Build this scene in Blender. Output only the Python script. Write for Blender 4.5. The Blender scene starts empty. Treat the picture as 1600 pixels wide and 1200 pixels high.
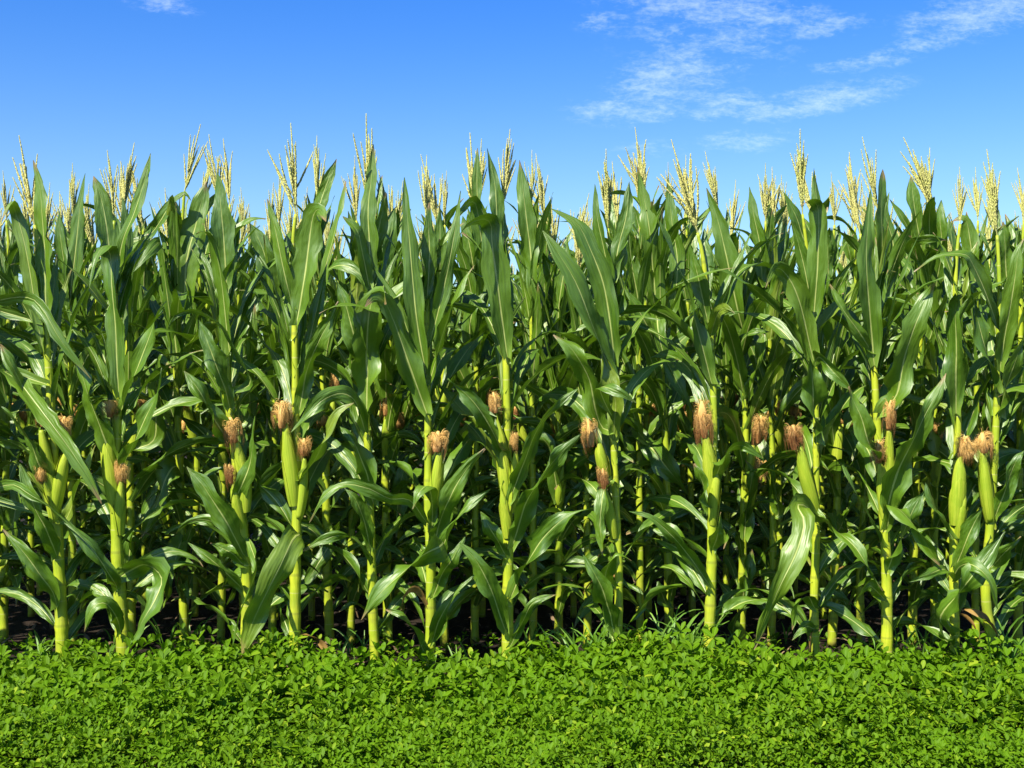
import bpy, math, random
import numpy as np
from mathutils import Vector, Matrix, noise

S = bpy.context.scene
COL = S.collection
RND = random.Random(11)
R = math.radians
F = 1944.0          # focal length of the photograph in its own pixels
CAMZ = 1.278
ROW0, STEP = 5.4, 0.70


def P(u, v, y):
    return Vector(((u - 800.0) * y / F, y, CAMZ + (600.0 - v) * y / F))


# ------------------------------------------------------------------ objects
def tag(o, label=None, cat=None, group=None, kind=None):
    if label: o['label'] = label
    if cat: o['category'] = cat
    if group: o['group'] = group
    if kind: o['kind'] = kind
    return o


def link(name, me, parent=None):
    o = bpy.data.objects.new(name, me)
    COL.objects.link(o)
    if parent is not None:
        o.parent = parent
    return o


def mesh(name, verts, faces, mat, uvs=None, smooth=True):
    me = bpy.data.meshes.new(name)
    me.from_pydata([tuple(v) for v in verts], [], faces)
    if uvs is not None:
        lay = me.uv_layers.new(name='UVMap')
        li = np.empty(len(me.loops), dtype=np.int32)
        me.loops.foreach_get('vertex_index', li)
        arr = np.array(uvs, dtype=np.float32)[li]
        lay.data.foreach_set('uv', arr.ravel())
    if smooth:
        me.polygons.foreach_set('use_smooth', [True] * len(me.polygons))
    me.materials.append(mat)
    me.update()
    return me


# ------------------------------------------------------------------ materials
def new_mat(name):
    m = bpy.data.materials.new(name)
    m.use_nodes = True
    nt = m.node_tree
    nt.nodes.clear()
    out = nt.nodes.new('ShaderNodeOutputMaterial')
    return m, nt, out


def N(nt, typ, **kw):
    n = nt.nodes.new(typ)
    for k, v in kw.items():
        setattr(n, k, v)
    return n


def mathn(nt, op, a, b=None, c=None, clamp=False):
    n = N(nt, 'ShaderNodeMath', operation=op, use_clamp=clamp)
    for i, x in enumerate((a, b, c)):
        if x is None: continue
        if isinstance(x, (int, float)): n.inputs[i].default_value = x
        else: nt.links.new(x, n.inputs[i])
    return n.outputs[0]


def mixc(nt, fac, a, b, blend='MIX'):
    n = N(nt, 'ShaderNodeMix', data_type='RGBA', blend_type=blend)
    for sock, x in ((n.inputs[0], fac), (n.inputs[6], a), (n.inputs[7], b)):
        if isinstance(x, (int, float)): sock.default_value = x
        elif isinstance(x, tuple): sock.default_value = (*x, 1.0)
        else: nt.links.new(x, sock)
    return n.outputs[2]


def smooth(nt, x, a, b, lo=0.0, hi=1.0):
    n = N(nt, 'ShaderNodeMapRange', interpolation_type='SMOOTHSTEP')
    nt.links.new(x, n.inputs[0])
    for i, v in enumerate((a, b, lo, hi)):
        n.inputs[i + 1].default_value = v
    return n.outputs[0]


def noise_tex(nt, vec, scale, detail=3.0, rough=0.55):
    n = N(nt, 'ShaderNodeTexNoise')
    n.inputs['Scale'].default_value = scale
    n.inputs['Detail'].default_value = detail
    n.inputs['Roughness'].default_value = rough
    if vec is not None: nt.links.new(vec, n.inputs['Vector'])
    return n.outputs[0]


def scaled(nt, vec, s):
    n = N(nt, 'ShaderNodeVectorMath', operation='MULTIPLY')
    nt.links.new(vec, n.inputs[0])
    n.inputs[1].default_value = s
    return n.outputs[0]


def surface(nt, out, col, rough, trans=0.0, tcol=None, bump=None, bstr=0.2, bdist=0.002, spec=0.5):
    b = N(nt, 'ShaderNodeBsdfPrincipled')
    nt.links.new(col, b.inputs['Base Color'])
    if isinstance(rough, float): b.inputs['Roughness'].default_value = rough
    else: nt.links.new(rough, b.inputs['Roughness'])
    b.inputs['Specular IOR Level'].default_value = spec
    if bump is not None:
        bn = N(nt, 'ShaderNodeBump')
        bn.inputs['Strength'].default_value = bstr
        bn.inputs['Distance'].default_value = bdist
        nt.links.new(bump, bn.inputs['Height'])
        nt.links.new(bn.outputs[0], b.inputs['Normal'])
    if trans > 0:
        t = N(nt, 'ShaderNodeBsdfTranslucent')
        nt.links.new(tcol if tcol is not None else col, t.inputs[0])
        mx = N(nt, 'ShaderNodeMixShader')
        mx.inputs[0].default_value = trans
        nt.links.new(b.outputs[0], mx.inputs[1])
        nt.links.new(t.outputs[0], mx.inputs[2])
        nt.links.new(mx.outputs[0], out.inputs[0])
    else:
        nt.links.new(b.outputs[0], out.inputs[0])
    return b


def leaf_material():
    m, nt, out = new_mat('corn_leaf')
    uv = N(nt, 'ShaderNodeUVMap').outputs[0]
    sep = N(nt, 'ShaderNodeSeparateXYZ')
    nt.links.new(uv, sep.inputs[0])
    u, t = sep.outputs[0], sep.outputs[1]
    oi = N(nt, 'ShaderNodeObjectInfo').outputs['Random']
    off = N(nt, 'ShaderNodeCombineXYZ')
    nt.links.new(mathn(nt, 'MULTIPLY', oi, 37.0), off.inputs[2])
    add = N(nt, 'ShaderNodeVectorMath', operation='ADD')
    nt.links.new(scaled(nt, uv, (19.0, 0.9, 1.0)), add.inputs[0])
    nt.links.new(off.outputs[0], add.inputs[1])
    vein = noise_tex(nt, add.outputs[0], 1.0, 3.0, 0.6)
    add2 = N(nt, 'ShaderNodeVectorMath', operation='ADD')
    nt.links.new(scaled(nt, uv, (2.0, 5.0, 1.0)), add2.inputs[0])
    nt.links.new(off.outputs[0], add2.inputs[1])
    blot = noise_tex(nt, add2.outputs[0], 1.0, 3.0, 0.6)
    c = mixc(nt, smooth(nt, vein, 0.3, 0.7), LEAF_A, LEAF_B)
    c = mixc(nt, smooth(nt, blot, 0.35, 0.75, 0.0, 0.55), c, LEAF_C)
    c = mixc(nt, mathn(nt, 'MULTIPLY', mathn(nt, 'POWER', oi, 1.5), 0.75), c, LEAF_D)
    # yellowish collar at the leaf base
    c = mixc(nt, smooth(nt, t, 0.0, 0.14, 0.75, 0.0), c, (0.20, 0.32, 0.03))
    d = mathn(nt, 'ABSOLUTE', mathn(nt, 'SUBTRACT', u, 0.5))
    wid = mathn(nt, 'MULTIPLY_ADD', t, -0.040, 0.058)
    rel = mathn(nt, 'DIVIDE', d, wid)
    rib = smooth(nt, rel, 0.45, 1.0, 1.0, 0.0)
    rib = mathn(nt, 'MULTIPLY', rib, smooth(nt, t, 0.55, 0.95, 0.95, 0.1))
    c = mixc(nt, rib, c, (0.50, 0.57, 0.16))
    # a few pale specks and nicks
    sp = noise_tex(nt, scaled(nt, uv, (9.0, 60.0, 1.0)), 1.0, 2.0, 0.5)
    c = mixc(nt, smooth(nt, sp, 0.74, 0.78, 0.0, 0.5), c, (0.30, 0.34, 0.10))
    rough = mathn(nt, 'MULTIPLY_ADD', blot, 0.22, LEAF_ROUGH)
    hgt = mathn(nt, 'ADD', mathn(nt, 'MULTIPLY', vein, 0.5), mathn(nt, 'MULTIPLY', rib, -0.8))
    tc = mixc(nt, 0.65, c, (0.16, 0.34, 0.01))
    crease = noise_tex(nt, scaled(nt, add2.outputs[0], (1.3, 0.9, 1.0)), 1.0, 2.0, 0.5)
    hgt = mathn(nt, 'ADD', hgt, mathn(nt, 'MULTIPLY', crease, 6.0))
    # brown dry tips on some leaves, a few leaves turning yellow
    tip = mathn(nt, 'MULTIPLY', smooth(nt, mathn(nt, 'ADD', t, mathn(nt, 'MULTIPLY_ADD', blot, 0.16, -0.08)), 0.90, 0.99), smooth(nt, oi, 0.35, 0.6))
    c = mixc(nt, tip, c, (0.30, 0.20, 0.08))
    c = mixc(nt, smooth(nt, oi, 0.93, 0.97, 0.0, 0.45), c, (0.26, 0.32, 0.03))
    surface(nt, out, c, rough, 0.18, tc, hgt, 0.5, 0.005, LEAF_SPEC)
    return m


def tube_material(name, a, b, dark, rough=0.42, trans=0.0, sx=26.0, nodes=False):
    """green-yellow stalks and husks with lengthwise fibres"""
    m, nt, out = new_mat(name)
    uv = N(nt, 'ShaderNodeUVMap').outputs[0]
    oi = N(nt, 'ShaderNodeObjectInfo').outputs['Random']
    add = N(nt, 'ShaderNodeVectorMath', operation='ADD')
    nt.links.new(scaled(nt, uv, (sx, 2.2, 1.0)), add.inputs[0])
    cmb = N(nt, 'ShaderNodeCombineXYZ')
    nt.links.new(mathn(nt, 'MULTIPLY', oi, 31.0), cmb.inputs[2])
    nt.links.new(cmb.outputs[0], add.inputs[1])
    fib = noise_tex(nt, add.outputs[0], 1.0, 4.0, 0.6)
    obj = N(nt, 'ShaderNodeTexCoord').outputs['Object']
    big = noise_tex(nt, scaled(nt, obj, (9.0, 9.0, 7.0)), 1.0, 3.0, 0.6)
    c = mixc(nt, smooth(nt, fib, 0.3, 0.7), a, b)
    c = mixc(nt, smooth(nt, big, 0.45, 0.75, 0.0, 0.7), c, dark)
    c = mixc(nt, mathn(nt, 'MULTIPLY', oi, 0.35), c, dark)
    if nodes:
        sep = N(nt, 'ShaderNodeSeparateXYZ')
        nt.links.new(uv, sep.inputs[0])
        fr = mathn(nt, 'FRACT', sep.outputs[1])
        c = mixc(nt, smooth(nt, mathn(nt, 'PINGPONG', mathn(nt, 'ADD', fr, 0.5), 0.5), 0.05, 0.5, 0.0, 0.28), c, (0.13, 0.27, 0.015))
        dd = mathn(nt, 'ABSOLUTE', mathn(nt, 'SUBTRACT', fr, 0.55))
        c = mixc(nt, smooth(nt, dd, 0.01, 0.05, 0.40, 0.0), c, (0.16, 0.17, 0.03))
        d2 = mathn(nt, 'ABSOLUTE', mathn(nt, 'SUBTRACT', fr, 0.12))
        c = mixc(nt, smooth(nt, d2, 0.0, 0.02, 0.6, 0.0), c, (0.55, 0.52, 0.18))
        so = N(nt, 'ShaderNodeSeparateXYZ')
        nt.links.new(obj, so.inputs[0])
        low = mathn(nt, 'MULTIPLY', smooth(nt, so.outputs[2], 0.05, 0.45, 1.0, 0.0), smooth(nt, big, 0.42, 0.6))
        c = mixc(nt, mathn(nt, 'MULTIPLY', low, 0.6), c, (0.26, 0.17, 0.06))
    surface(nt, out, c, rough, trans, None, fib, 0.4, 0.004, 0.4)
    return m


def simple_material(name, a, b, scale, rough, trans=0.0, spec=0.3, obj_var=0.0, third=None):
    m, nt, out = new_mat(name)
    obj = N(nt, 'ShaderNodeTexCoord').outputs['Object']
    n = noise_tex(nt, obj, scale, 3.0, 0.6)
    c = mixc(nt, smooth(nt, n, 0.35, 0.65), a, b)
    if third:
        n2 = noise_tex(nt, obj, scale * 0.17, 2.0, 0.5)
        c = mixc(nt, smooth(nt, n2, 0.45, 0.7, 0.0, 0.8), c, third)
    if obj_var:
        oi = N(nt, 'ShaderNodeObjectInfo').outputs['Random']
        c = mixc(nt, mathn(nt, 'MULTIPLY', oi, obj_var), c, third or b)
    surface(nt, out, c, rough, trans, None, n, 0.3, 0.004, spec)
    return m


def silk_material():
    """blond where the silk is fresh at the top of the tuft, dried to brown lower down"""
    m, nt, out = new_mat('corn_silk')
    obj = N(nt, 'ShaderNodeTexCoord').outputs['Object']
    sep = N(nt, 'ShaderNodeSeparateXYZ')
    nt.links.new(obj, sep.inputs[0])
    oi = N(nt, 'ShaderNodeObjectInfo').outputs['Random']
    n = noise_tex(nt, scaled(nt, obj, (14.0, 14.0, 5.0)), 1.0, 3.0, 0.6)
    z = mathn(nt, 'ADD', sep.outputs[2], mathn(nt, 'MULTIPLY_ADD', oi, -0.75, 0.46))
    z = mathn(nt, 'ADD', z, mathn(nt, 'MULTIPLY_ADD', n, 0.9, -0.45))
    c = mixc(nt, smooth(nt, z, -0.45, 0.40), (0.32, 0.125, 0.042), (0.84, 0.52, 0.16))
    c = mixc(nt, smooth(nt, n, 0.5, 0.75, 0.0, 0.6), c, (0.80, 0.58, 0.20))
    surface(nt, out, c, 0.55, 0.15, None, n, 0.3, 0.004, 0.3)
    return m


LEAF_A, LEAF_B = (0.042, 0.105, 0.002), (0.094, 0.205, 0.005)
LEAF_C, LEAF_D = (0.125, 0.240, 0.012), (0.130, 0.245, 0.003)
LEAF_ROUGH, LEAF_SPEC = 0.36, 1.0

M = {}
M['leaf'] = leaf_material()
M['stalk'] = tube_material('corn_stalk', (0.38, 0.46, 0.018), (0.52, 0.56, 0.035), (0.24, 0.36, 0.018), 0.4, nodes=True)
M['husk'] = tube_material('corn_husk', (0.28, 0.40, 0.014), (0.56, 0.61, 0.060), (0.25, 0.39, 0.018), 0.45, 0.08, 34.0)
M['silk'] = silk_material()
M['tassel'] = simple_material('corn_tassel', (0.66, 0.69, 0.20), (0.78, 0.78, 0.30), 9.0, 0.6, 0.40, 0.3, 0.4, (0.76, 0.66, 0.24))
M['dry'] = simple_material('dry_leaf', (0.20, 0.11, 0.03), (0.36, 0.22, 0.06), 20.0, 0.6, 0.15)
M['litter'] = simple_material('leaf_litter', (0.13, 0.085, 0.045), (0.26, 0.18, 0.10), 14.0, 0.8)
M['grass'] = simple_material('grass_blade', (0.10, 0.24, 0.02), (0.20, 0.36, 0.05), 9.0, 0.45, 0.2)


# ------------------------------------------------------------------ curves
def catmull(pts, n):
    p = [pts[0] * 2 - pts[1]] + list(pts) + [pts[-1] * 2 - pts[-2]]
    # arc length of control polygon for an even spread
    seg = [(p[i + 1] - p[i]).length for i in range(1, len(p) - 2)]
    tot = sum(seg) or 1.0
    out = []
    for k in range(n):
        s = tot * k / (n - 1)
        i = 0
        while i < len(seg) - 1 and s > seg[i]:
            s -= seg[i]; i += 1
        t = min(1.0, s / (seg[i] or 1.0))
        a, b, c, d = p[i], p[i + 1], p[i + 2], p[i + 3]
        out.append(0.5 * ((2 * b) + (c - a) * t + (2 * a - 5 * b + 4 * c - d) * t * t + (3 * b - a - 3 * c + d) * t ** 3))
    return out


def ribbon(pts, halfw, hint, rng, n=20, wave=0.35, keep=0.22, fold=0.34, twist=0.0, wmax=0.38, roll=0.22):
    """a corn leaf: V-folded blade with rippled margins along a curve"""
    path = catmull(pts, n)
    U = (-1.0, -0.82, -0.5, -0.1, 0.1, 0.5, 0.82, 1.0)
    verts, faces, uvs = [], [], []
    Nv = None
    ph1, ph2 = rng.uniform(0, 6.28), rng.uniform(0, 6.28)
    fr = rng.uniform(3.2, 6.5) * math.pi
    length = sum((path[i + 1] - path[i]).length for i in range(n - 1))
    frw = length / 0.8
    asym = rng.uniform(-0.06, 0.06)
    rf = rng.uniform(1.6, 3.2)
    pw = rng.uniform(1.6, 2.8)
    for i in range(n):
        t = i / (n - 1)
        T = (path[min(i + 1, n - 1)] - path[max(i - 1, 0)]).normalized()
        if Nv is None:
            Nv = hint - T * hint.dot(T)
            if Nv.length < 1e-3: Nv = Vector((0.3, -1, 0.2)) - T * T.dot(Vector((0.3, -1, 0.2)))
            Nv.normalize()
        else:
            Nv = Nv - T * Nv.dot(T)
            if Nv.length < 1e-4: Nv = T.orthogonal()
            Nv.normalize()
            hp = hint - T * hint.dot(T)
            if hp.length > 0.25:
                hp.normalize()
                s = 1.0 if Nv.dot(hp) >= 0 else -1.0
                Nv = (Nv + hp * (s * keep)).normalized()
        ang = twist * t + roll * (math.sin(math.pi * rf * t + ph1) - math.sin(ph1)) * min(1.0, t / 0.2)
        Nn = Nv * math.cos(ang) + T.cross(Nv) * math.sin(ang)
        B = T.cross(Nn).normalized()
        if t < wmax:
            w = 0.46 + 0.54 * math.sin(0.5 * math.pi * t / wmax)
        else:
            q = (t - wmax) / (1 - wmax)
            w = max(0.0, 1 - q ** pw) ** 0.95
        w *= 1.0 + 0.12 * math.sin(2.1 * fr * frw * t + ph2)
        w = max(w * halfw, 0.0012)
        nick = (rng.choice((-1.0, 1.0)), rng.uniform(0.55, 0.85)) if rng.random() < 0.05 else None
        cup = fold * (0.55 + 0.45 * math.cos(3.1 * t)) + 1.5 * math.exp(-t / 0.035)
        amp = wave * halfw * min(1.0, t / 0.12) * (0.35 + 0.65 * math.sin(math.pi * min(1.0, t * 1.05)))
        for u in U:
            a = abs(u)
            lat = u * w * (1.0 - 0.18 * min(cup, 1.0) * a)
            if cup > 0.7: lat *= 0.75
            ht = cup * w * a ** 1.25 - 0.05 * w
            ph = ph1 if u < 0 else ph2
            ht += amp * a ** 2.6 * (math.sin(fr * frw * t + ph) + 0.45 * math.sin(2.3 * fr * frw * t + ph * 1.7))
            edge = 1.0 + asym * u
            if a == 1.0: edge *= 1.0 + rng.uniform(-0.07, 0.05)
            if nick and u == nick[0]: edge *= nick[1]
            verts.append(path[i] + B * (lat * edge) + Nn * (ht + 0.22 * amp * math.sin(0.7 * fr * frw * t + ph1 + ph2)))
            uvs.append((0.5 + 0.5 * u, t))
    k = len(U)
    for i in range(n - 1):
        for j in range(k - 1):
            a = i * k + j
            faces.append((a, a + 1, a + k + 1, a + k))
    return verts, faces, uvs


def tube(path, radii, sides=9, cap=True, squash=None):
    verts, faces, uvs = [], [], []
    n = len(path)
    ref = None
    acc = 0.0
    for i in range(n):
        T = (path[min(i + 1, n - 1)] - path[max(i - 1, 0)]).normalized()
        if ref is None:
            ref = T.orthogonal().normalized()
        ref = (ref - T * ref.dot(T)).normalized()
        B = T.cross(ref)
        if i: acc += (path[i] - path[i - 1]).length
        for j in range(sides + 1):
            a = 2 * math.pi * j / sides
            verts.append(path[i] + (ref * math.cos(a) + B * math.sin(a)) * radii[i])
            uvs.append((j / sides, acc * 2.0))
    k = sides + 1
    for i in range(n - 1):
        for j in range(sides):
            a = i * k + j
            faces.append((a, a + 1, a + k + 1, a + k))
    if cap:
        faces.append(tuple(range(sides - 1, -1, -1)))
        faces.append(tuple((n - 1) * k + j for j in range(sides)))
    return verts, faces, uvs


# ------------------------------------------------------------------ plant organs (all in plant-local space)
def stalk_geo(path_ctrl, r0, r1, rng):
    """stalk with a node every 17 cm, each internode wrapped by a sheath that ends in a collar"""
    L = sum((path_ctrl[i + 1] - path_ctrl[i]).length for i in range(len(path_ctrl) - 1))
    m = 90
    path = catmull(path_ctrl, m)
    radii = []
    ph = rng.uniform(0, 0.16)
    phase = []
    for i in range(m):
        t = i / (m - 1)
        s = t * L
        r = r0 * (1 - t) ** 0.8 + r1 * (1 - (1 - t) ** 0.8)
        sp = 0.15 + 0.05 * t
        f = ((s + ph) / sp) % 1.0
        phase.append((s + ph) / sp)
        r *= 1.0 + 0.13 * math.exp(-((f - 0.5) / 0.06) ** 2) - 0.02 * math.cos(2 * math.pi * f)
        if f < 0.12: r *= 1.06
        radii.append(r)
    V, Fc, U = tube(path, radii, 10)
    return V, Fc, [(u, phase[k // 11]) for k, (u, v) in enumerate(U)]


def stalk_at(path_ctrl, z):
    for i in range(len(path_ctrl) - 1):
        a, b = path_ctrl[i], path_ctrl[i + 1]
        if a.z <= z <= b.z or i == len(path_ctrl) - 2:
            t = (z - a.z) / ((b.z - a.z) or 1.0)
            return a.lerp(b, max(0.0, min(1.0, t)))
    return path_ctrl[-1].copy()


def husk_geo(base, tip, r, rng, point=False):
    """ear of corn in its husk: inner spindle plus two overlapping outer husk leaves"""
    V, Fc, U = [], [], []
    ax = tip - base
    bow = ax.orthogonal().normalized() * ax.length * rng.uniform(-0.05, 0.05)
    prof = [(0, .60), (.06, .72), (.16, .86), (.3, .97), (.45, 1.0), (.62, .95), (.78, .82), (.9, .63), (.97, .46), (1, .34)]
    if point:
        prof = prof[:-3] + [(.9, .42), (1.0, .18), (1.14, .05)]

    def add(g):
        o = len(V)
        V.extend(g[0]); U.extend(g[2])
        Fc.extend(tuple(i + o for i in f) for f in g[1])
    path = [base + ax * t + bow * math.sin(math.pi * t) for t, _ in prof]
    add(tube(path, [r * w for _, w in prof], 14))
    T = ax.normalized()
    e1 = T.orthogonal().normalized(); e2 = T.cross(e1)
    for q in range(3):
        a0 = rng.uniform(0, 6.28); span = rng.uniform(1.3, 2.0); top = rng.uniform(0.62, 0.98)
        rows, cols = 12, 9
        o = len(V)
        for i in range(rows):
            t = top * i / (rows - 1)
            w = np.interp(t, [p[0] for p in prof], [p[1] for p in prof])
            c = base + ax * t + bow * math.sin(math.pi * t)
            narrow = 1.0 - 0.93 * (i / (rows - 1)) ** 3.2
            for j in range(cols):
                s = (j / (cols - 1) - 0.5) * 2
                a = a0 + s * span * narrow
                rr = r * w * 1.03 + 0.0018 * (q + 1) + (0.004 * (i / rows) ** 4)
                V.append(c + (e1 * math.cos(a) + e2 * math.sin(a)) * rr)
                U.append((0.5 + 0.3 * s * narrow + q * 0.37, t))
        for i in range(rows - 1):
            for j in range(cols - 1):
                a = o + i * cols + j
                Fc.append((a, a + 1, a + cols + 1, a + cols))
    return V, Fc, U


def silk_geo(seed):
    """a tuft of silk in a unit box, z up: limp locks that rise from the husk tip, curl over and hang, matted on a core"""
    rng = random.Random(seed)
    V, Fc = [], []
    nr, ns = 10, 12
    lean = rng.uniform(-0.16, 0.16)
    hang = rng.uniform(0, 6.28)                  # the side most of it falls to
    for i in range(nr):
        t = i / (nr - 1)
        w = 0.27 * (math.sin(math.pi * (0.16 + 0.80 * t)) ** 0.7)
        for j in range(ns):
            a = 2 * math.pi * j / ns
            k = 1 + 0.55 * noise.noise(Vector((math.cos(a) * 1.7, math.sin(a) * 1.7, t * 2.6 + seed * 7.3)))
            V.append(Vector((math.cos(a) * w * k + lean * t, math.sin(a) * w * k, -0.48 + 0.86 * t)))
    for i in range(nr - 1):
        for j in range(ns):
            Fc.append((i * ns + j, i * ns + (j + 1) % ns, (i + 1) * ns + (j + 1) % ns, (i + 1) * ns + j))
    Fc.append(tuple((nr - 1) * ns + j for j in range(ns)))
    for lk in range(44):
        a0 = hang + rng.gauss(0, 1.1) if rng.random() < 0.6 else rng.uniform(0, 6.28)
        z0 = rng.uniform(-0.30, 0.25)
        rise = rng.uniform(0.3, 1.0)
        g = rng.uniform(0.16, 0.34)
        steps = rng.choice((8, 9, 11, 13))
        cur = rng.uniform(-0.5, 0.5)
        for s_ in range(12):
            a = a0 + rng.gauss(0, 0.16)
            r = rng.uniform(0.10, 0.24)
            p = Vector((math.cos(a) * r + lean * (z0 + .5), math.sin(a) * r, z0 + rng.gauss(0, 0.05)))
            d = Vector((math.cos(a) * 0.75, math.sin(a) * 0.75, rise + rng.gauss(0, 0.12))).normalized()
            wd = rng.uniform(0.006, 0.012)
            st = rng.uniform(0.065, 0.085)
            side = d.cross(Vector((rng.uniform(-1, 1), rng.uniform(-1, 1), rng.uniform(-.3, .3))))
            side = side.normalized() if side.length > 1e-3 else d.orthogonal().normalized()
            o = len(V)
            for i in range(steps):
                k = wd * (1 - 0.8 * i / (steps - 1))
                V.append(p + side * k); V.append(p - side * k)
                p = p + d * st
                rad = Vector((p.x, p.y, 0))
                pull = -rad * max(0.0, rad.length - 0.34) * 3.5
                d = (d + Vector((rng.gauss(0, .10) - cur * .1 * math.sin(a), rng.gauss(0, .10) + cur * .1 * math.cos(a), -g * (1.0 + 0.2 * i) + rng.gauss(0, .08))) + pull).normalized()
            for i in range(steps - 1):
                Fc.append((o + 2 * i, o + 2 * i + 1, o + 2 * i + 3, o + 2 * i + 2))
    return mesh('silk', V, Fc, M['silk'])


def tassel_geo(seed, nb, spread):
    """a tassel of unit height: main spike and side branches packed with spikelets"""
    rng = random.Random(seed)
    V, Fc = [], []

    def spikelet(p, d, ln, w):
        s = d.orthogonal().normalized()
        s.rotate(Matrix.Rotation(rng.uniform(0, 6.28), 3, d))
        q = d.cross(s)
        o = len(V)
        mid = p + d * ln * 0.45
        V.extend([p, mid + s * w, mid - s * 0.5 * w + q * 0.87 * w, mid - s * 0.5 * w - q * 0.87 * w, p + d * ln])
        for a, b in ((1, 2), (2, 3), (3, 1)):
            Fc.append((o, o + b, o + a)); Fc.append((o + 4, o + a, o + b))

    def axis(p0, d0, ln, bend, r, dens, bare):
        pts = []
        p, d = p0.copy(), d0.normalized()
        n = max(5, int(ln * 22))
        for i in range(n + 1):
            pts.append(p.copy())
            p = p + d * ln / n
            d = (d + bend / n).normalized()
        g = tube(pts, [r * (1 - 0.75 * i / n) for i in range(n + 1)], 5, False)
        o = len(V)
        V.extend(g[0]); Fc.extend(tuple(i + o for i in f) for f in g[1])
        m = int(ln * dens)
        for k in range(m):
            t = bare + (1 - bare) * (k + rng.random()) / m
            x = t * n; i = min(int(x), n - 1)
            pp = pts[i].lerp(pts[i + 1], x - i)
            ax = (pts[i + 1] - pts[i]).normalized()
            side = ax.orthogonal().normalized()
            side.rotate(Matrix.Rotation(rng.uniform(0, 6.28), 3, ax))
            taper = 1.0 - 0.55 * t ** 3
            spikelet(pp, (ax + side * rng.uniform(0.06, 0.26)).normalized(), rng.uniform(.040, .060) * taper, rng.uniform(.0085, .0120) * taper)

    axis(Vector((0, 0, -0.12)), Vector((0, 0, 1)), 1.12, Vector((rng.uniform(-.05, .05), rng.uniform(-.05, .05), 0)), 0.010, 560, 0.2)
    for b in range(nb):
        a = rng.uniform(0, 6.28)
        z = 0.0 + 0.30 * (b / nb) ** 1.2
        tilt = rng.uniform(0.04, 0.22) * spread if rng.random() < 0.90 else rng.uniform(0.4, 0.8) * spread
        d = Vector((math.cos(a) * math.sin(tilt), math.sin(a) * math.sin(tilt), math.cos(tilt)))
        ln = rng.uniform(0.46, 0.74) * (1 - 0.5 * z)
        out = Vector((math.cos(a), math.sin(a), 0))
        axis(Vector((0, 0, z)), d, ln, out * rng.uniform(-0.35, 0.22) + Vector((0, 0, rng.uniform(-.15, .2))), 0.0065, 430, 0.1)
    return mesh('tassel', V, Fc, M['tassel'])


SILKS = [silk_geo(i + 1) for i in range(7)]
TASSELS = [tassel_geo(21, 14, 1.05), tassel_geo(22, 11, 0.85), tassel_geo(23, 18, 1.1), tassel_geo(24, 9, 1.3), tassel_geo(25, 16, 0.8), tassel_geo(26, 13, 1.3)]


def grown_leaf(root, h, az, length, halfw, th0, th1, rng, pw=1.3, base=None, top=9.0, mat=None):
    """a procedural leaf leaving the stalk at height h towards azimuth az"""
    length = min(length, max(0.3, (top - h) / max(0.3, math.cos(th0 * 0.65 + th1 * 0.35))))
    p = (base.copy() if base is not None else Vector((0, 0, h)))
    n = 13
    pts = []
    a = az
    da = rng.uniform(-0.5, 0.5)
    for i in range(n):
        t = i / (n - 1)
        th = th0 + (th1 - th0) * t ** pw
        pts.append(p.copy())
        aa = a + da * t * t
        p = p + Vector((math.cos(aa) * math.sin(th), math.sin(aa) * math.sin(th), math.cos(th))) * (length / (n - 1))
    hint = Vector((-math.cos(az) * math.cos(th0), -math.sin(az) * math.cos(th0), math.sin(th0)))
    g = ribbon(pts, halfw, hint, rng, n=18, wave=rng.uniform(0.2, 0.45) + (0.25 if h < 0.9 else 0.0), keep=0.0, twist=rng.uniform(-0.9, 0.9) * (0.6 + 0.6 * rng.random()), roll=0.3 if h > 1.2 else 0.5)
    return link('leaf', mesh('leaf', *g[:2], mat or M['leaf'], g[2]), root)


def withered(root, ctrl, H, rng):
    """one or two dead leaves hanging down the foot of the stalk"""
    for q in range(rng.choice((0, 0, 0, 1))):
        f = rng.uniform(0.06, 0.22)
        o = grown_leaf(root, f * H, rng.uniform(0, 6.28), rng.uniform(0.22, 0.42), rng.uniform(0.010, 0.020), R(rng.uniform(30, 60)), R(rng.uniform(150, 178)), rng, 0.6, stalk_at(ctrl, f * H), 9.0, M['dry'])
        o['label'] = 'withered tan leaf'


def leaf_angles(f, rng):
    """angles from the vertical for a leaf at relative height f"""
    if f > 0.72:
        return R(rng.uniform(4, 13)), R(rng.choice([rng.uniform(10, 35), rng.uniform(15, 45), rng.uniform(20, 60), rng.uniform(60, 130)]))
    if f > 0.4:
        return R(rng.uniform(14, 28)), R(rng.uniform(70, 150))
    return R(rng.uniform(22, 45)), R(rng.uniform(110, 165))


def put_tassel(root, base, tip, k, spin):
    o = link('tassel', TASSELS[k % len(TASSELS)], root)
    d = tip - base
    q = Vector((0, 0, 1)).rotation_difference(d.normalized())
    o.matrix_local = Matrix.Translation(base) @ q.to_matrix().to_4x4() @ Matrix.Rotation(spin, 4, 'Z') @ Matrix.Scale(d.length, 4)
    return o


def put_ear(root, base, tip, r, rng, silk=None, point=False):
    g = husk_geo(base, tip, r, rng, point)
    ear = link('ear', mesh('ear', *g[:2], M['husk'], g[2]), root)
    if silk:
        c, w, h = silk
        s = link('silk', SILKS[rng.randrange(len(SILKS))], ear)
        d = (c - tip)
        ax = (tip - base).normalized()
        ax = (ax + Vector((0, 0, 0.8))).normalized()
        q = Vector((0, 0, 1)).rotation_difference(ax)
        s.matrix_local = Matrix.Translation(c) @ q.to_matrix().to_4x4() @ Matrix.Rotation(rng.uniform(0, 6.28), 4, 'Z') @ Matrix.Diagonal((w * 1.0, w * 1.0, h * 0.98, 1))
    return ear

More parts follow.
